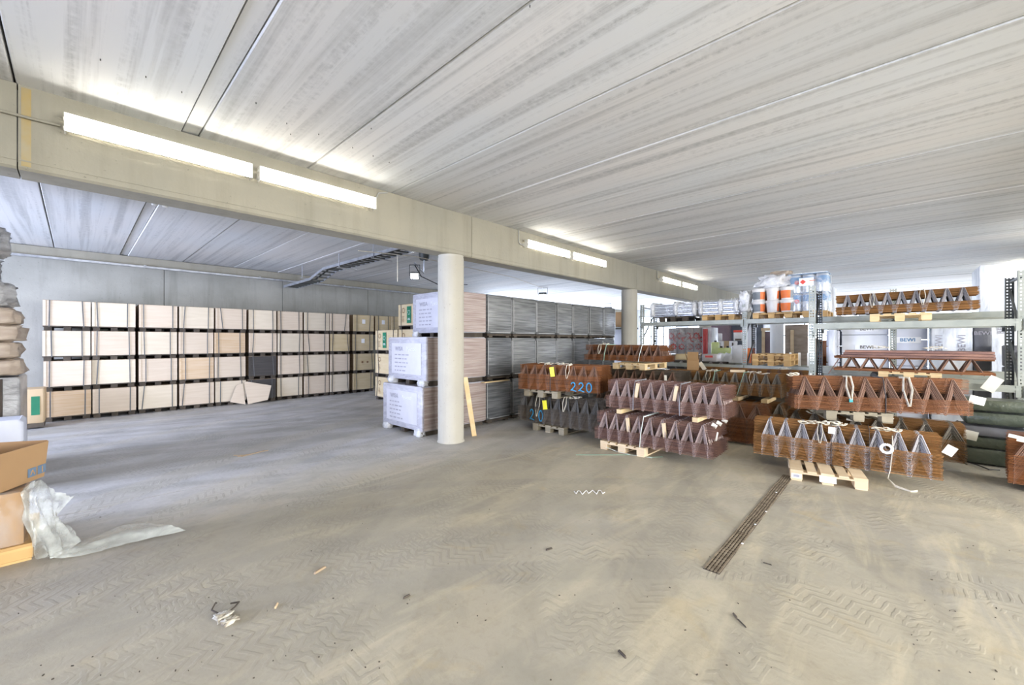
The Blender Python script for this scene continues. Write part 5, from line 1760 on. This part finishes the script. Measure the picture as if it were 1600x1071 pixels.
# film sheet: upright drape and floor trail
from mathutils import noise as mn
def surf(rows_pts, nu, nv, amp, seed):
    """rows_pts: list of polylines (lists of Vectors) from bottom to top, resampled"""
    def rs(poly, u):
        s_ = u * (len(poly) - 1)
        i_ = min(int(s_), len(poly) - 2)
        return poly[i_].lerp(poly[i_ + 1], s_ - i_)
    vs = []
    for j in range(nv):
        v_ = j / (nv - 1) * (len(rows_pts) - 1)
        i_ = min(int(v_), len(rows_pts) - 2)
        for i in range(nu):
            u = i / (nu - 1)
            p_ = rs(rows_pts[i_], u).lerp(rs(rows_pts[i_ + 1], u), v_ - i_)
            n_ = mn.noise(Vector((u * 5, v_ * 1.2, seed))) * amp + abs(mn.noise(Vector((u * 9 + v_, v_ * 1.6, seed + 3)))) * amp * 1.1
            vs.append((p_.x + n_ * 0.6, p_.y - n_, max(p_.z + n_ * 0.8, 0.006)))
    fs = [(j * nu + i, j * nu + i + 1, (j + 1) * nu + i + 1, (j + 1) * nu + i) for j in range(nv - 1) for i in range(nu - 1)]
    return vs, fs
Z0 = 0.012
strip = [[at_z(px, py, Z0) for px, py in ((58, 872), (90, 874), (140, 866), (205, 849), (291, 829))],
         [at_z(px, py, 0.05) for px, py in ((80, 862), (105, 862), (140, 850), (190, 836), (265, 822))],
         [at_z(px, py, 0.02) for px, py in ((95, 850), (118, 848), (150, 838), (185, 823), (226, 816))]]
drape = [[at_z(px, py, Z0) for px, py in ((50, 872), (72, 876), (100, 866), (124, 848))],
         [at_y(34, 820, pr_.y + 0.0), at_y(55, 822, pr_.y - 0.03), at_y(82, 826, pr_.y + 0.1), at_y(100, 826, pr_.y + 0.25)],
         [at_y(30, 772, pr_.y + 0.02), at_y(52, 776, pr_.y - 0.04), at_y(78, 788, pr_.y + 0.08), at_y(88, 806, pr_.y + 0.25)],
         [at_y(34, 764, pr_.y + 0.15), at_y(62, 750, pr_.y + 0.1), at_y(90, 765, pr_.y + 0.2), at_y(113, 778, pr_.y + 0.35)]]
m = MB()
m.add(*surf(strip, 40, 14, 0.018, 1.3), 0, True)
m.add(*surf(drape, 26, 26, 0.05, 4.1), 0, True)
tag(m.build('plastic_film', 'film_sheet'), 'translucent plastic film trailing from the pallet onto the floor', 'plastic film')

# ================================================================== FLOOR DRAIN AND LITTER
x0, x1 = 3.20, 6.15
dr = thing('floor_drain', 'rusty slotted drain channel running across the floor to the pallet', 'drain', (x0, 1.0, 0))
seg = 0.42
n = int((x1 - x0) / seg)
for k in range(n):
    m = MB()
    xa = k * seg + 0.004
    oy = random.uniform(-0.004, 0.004)
    for j in range(5):
        m.box((xa + seg / 2, -0.048 + j * 0.024 + oy, 0.002), (seg - 0.008, 0.013, 0.008))
    for j in range(9):
        m.box((xa + seg * (j + 0.5) / 9, oy, 0.0), (0.010, 0.11, 0.006))
    m.build('grating', 'drain_iron', dr)
MB().box(((x1 - x0) / 2, 0, 0.0005), (x1 - x0, 0.115, 0.003)).build('channel', 'drain_gap', dr)
rnd = random.Random(12)
for i, (px, py) in enumerate(((1180, 820), (1160, 850), (1213, 770), (1197, 800))):
    q = at_z(px, py, 0.006)
    MB().box((q.x - x0, q.y - 1.0, 0.008), (0.02, 0.015, 0.004)).build('fleck', 'label_white', dr)


def chip(px0, py0, px1, py1, w, m, lbl, name='wood_chip', h=0.012):
    a_, b_ = at_z(px0, py0, 0), at_z(px1, py1, 0)
    c_ = (a_ + b_) / 2
    d_ = b_ - a_
    o = MB().box((0, 0, h / 2), (d_.length, w, h), taper=0.8).build(name, m, None, (c_.x, c_.y, 0.001), math.atan2(d_.y, d_.x))
    tag(o, lbl, 'debris')


chip(491, 898, 509, 887, 0.016, 'ply_edge', 'short wood stick lying on the middle of the floor', 'wood_stick', 0.014)
chip(430, 952, 434, 944, 0.010, 'cardboard_pale', 'small pale wood chip right of the rag')
chip(630, 937, 641, 931, 0.008, 'skid_dark', 'dark splinter in the centre of the foreground floor')
chip(853, 861, 863, 858, 0.010, 'skid_dark', 'dark splinter left of the floor drain')
chip(966, 1018, 978, 1030, 0.010, 'skid_dark', 'dark splinter low in the foreground, right of centre')
chip(1145, 960, 1152, 968, 0.006, 'skid_dark', 'thin dark splinter in the foreground below the drain')
chip(1152, 968, 1166, 982, 0.005, 'skid_dark', 'thin straw beside the splinter below the drain', 'straw', 0.006)
chip(1192, 880, 1206, 884, 0.006, 'skid_dark', 'thin dark straw right of the drain end', 'straw', 0.006)
# litter specks nobody would count
m = MB()
for k in range(170):
    px = rnd.uniform(20, 1580)
    py = rnd.uniform(700, 1068) if rnd.random() < 0.8 else rnd.uniform(650, 700)
    q = at_z(px, py, 0)
    if q.y > 5.8 or (q.x > 5.4 and q.y < 5.6):
        continue
    s_ = rnd.uniform(0.002, 0.005)
    m.box((q.x, q.y, 0.002), (s_ * rnd.uniform(1, 3), s_, 0.004), rz=rnd.uniform(0, 3))
o = m.build('grit', 'skid_dark')
o['kind'] = 'stuff'
tag(o, 'dark grit and tiny splinters scattered over the floor', 'grit')
# rag with wire
q = at_z(350, 968, 0)
t = thing('rag_clump', 'dirty knotted rag and wire on the floor, lower left', 'rag', (q.x, q.y, 0))
MB().blob((0, 0, 0.015), (0.09, 0.07, 0.04), 91, 0.5, 22, 12, freq=3).build('knot', 'rag_grey', t)
MB().blob((0.02, -0.06, 0.010), (0.07, 0.05, 0.03), 95, 0.6, 22, 12, freq=3).build('cloth', 'rag_grey', t)
MB().path([(0, 0, 0.02), (-0.03, 0.06, 0.03), (-0.04, 0.12, 0.02), (-0.01, 0.17, 0.03), (0.0, 0.20, 0.01)], 0.005, 6).build('wire', 'skid_dark', t)
MB().path([(0, 0, 0.02), (0.06, 0.03, 0.03), (0.10, 0.09, 0.02), (0.06, 0.12, 0.015)], 0.005, 6).build('wire', 'skid_dark', t)
# white string
m = MB()
pts = []
for k in range(16):
    q = at_z(897 + 48 * k / 15, 769 + 3 * math.sin(k * 1.9) + rnd.uniform(-1.5, 1.5), 0.006)
    pts.append(q)
m.path(pts, 0.004, 5)
tag(m.build('string', 'label_white'), 'short tangle of white string on the floor', 'string')
# strapping band ends by the middle pallet
m = MB().ribbon([at_z(px, py, 0.008 + (0.05 if k == 0 else 0)) for k, (px, py) in enumerate(((947, 699), (962, 705), (985, 711), (1003, 713), (1019, 716)))], 0.02, 0.003)
tag(m.build('strapping_band', 'band_white'), 'pale curved strapping band on the floor before the middle pallet', 'band')
m = MB().ribbon([at_z(px, py, 0.006) for px, py in ((900, 711), (940, 711), (985, 711), (1020, 715), (1035, 714))], 0.016, 0.003)
tag(m.build('strapping_band', 'band_green'), 'straight green strapping band on the floor before the middle pallet', 'band')
m = MB()
for k in range(3):
    pts = [at_z(365 + 14 * j + 6 * k, 712 - 2 * j + 2 * math.sin(j + k), 0.006) for j in range(4)]
    m.path(pts, 0.006, 5)
tag(m.build('twine', 'ply_edge'), 'brownish twine lying on the pale far floor', 'string')
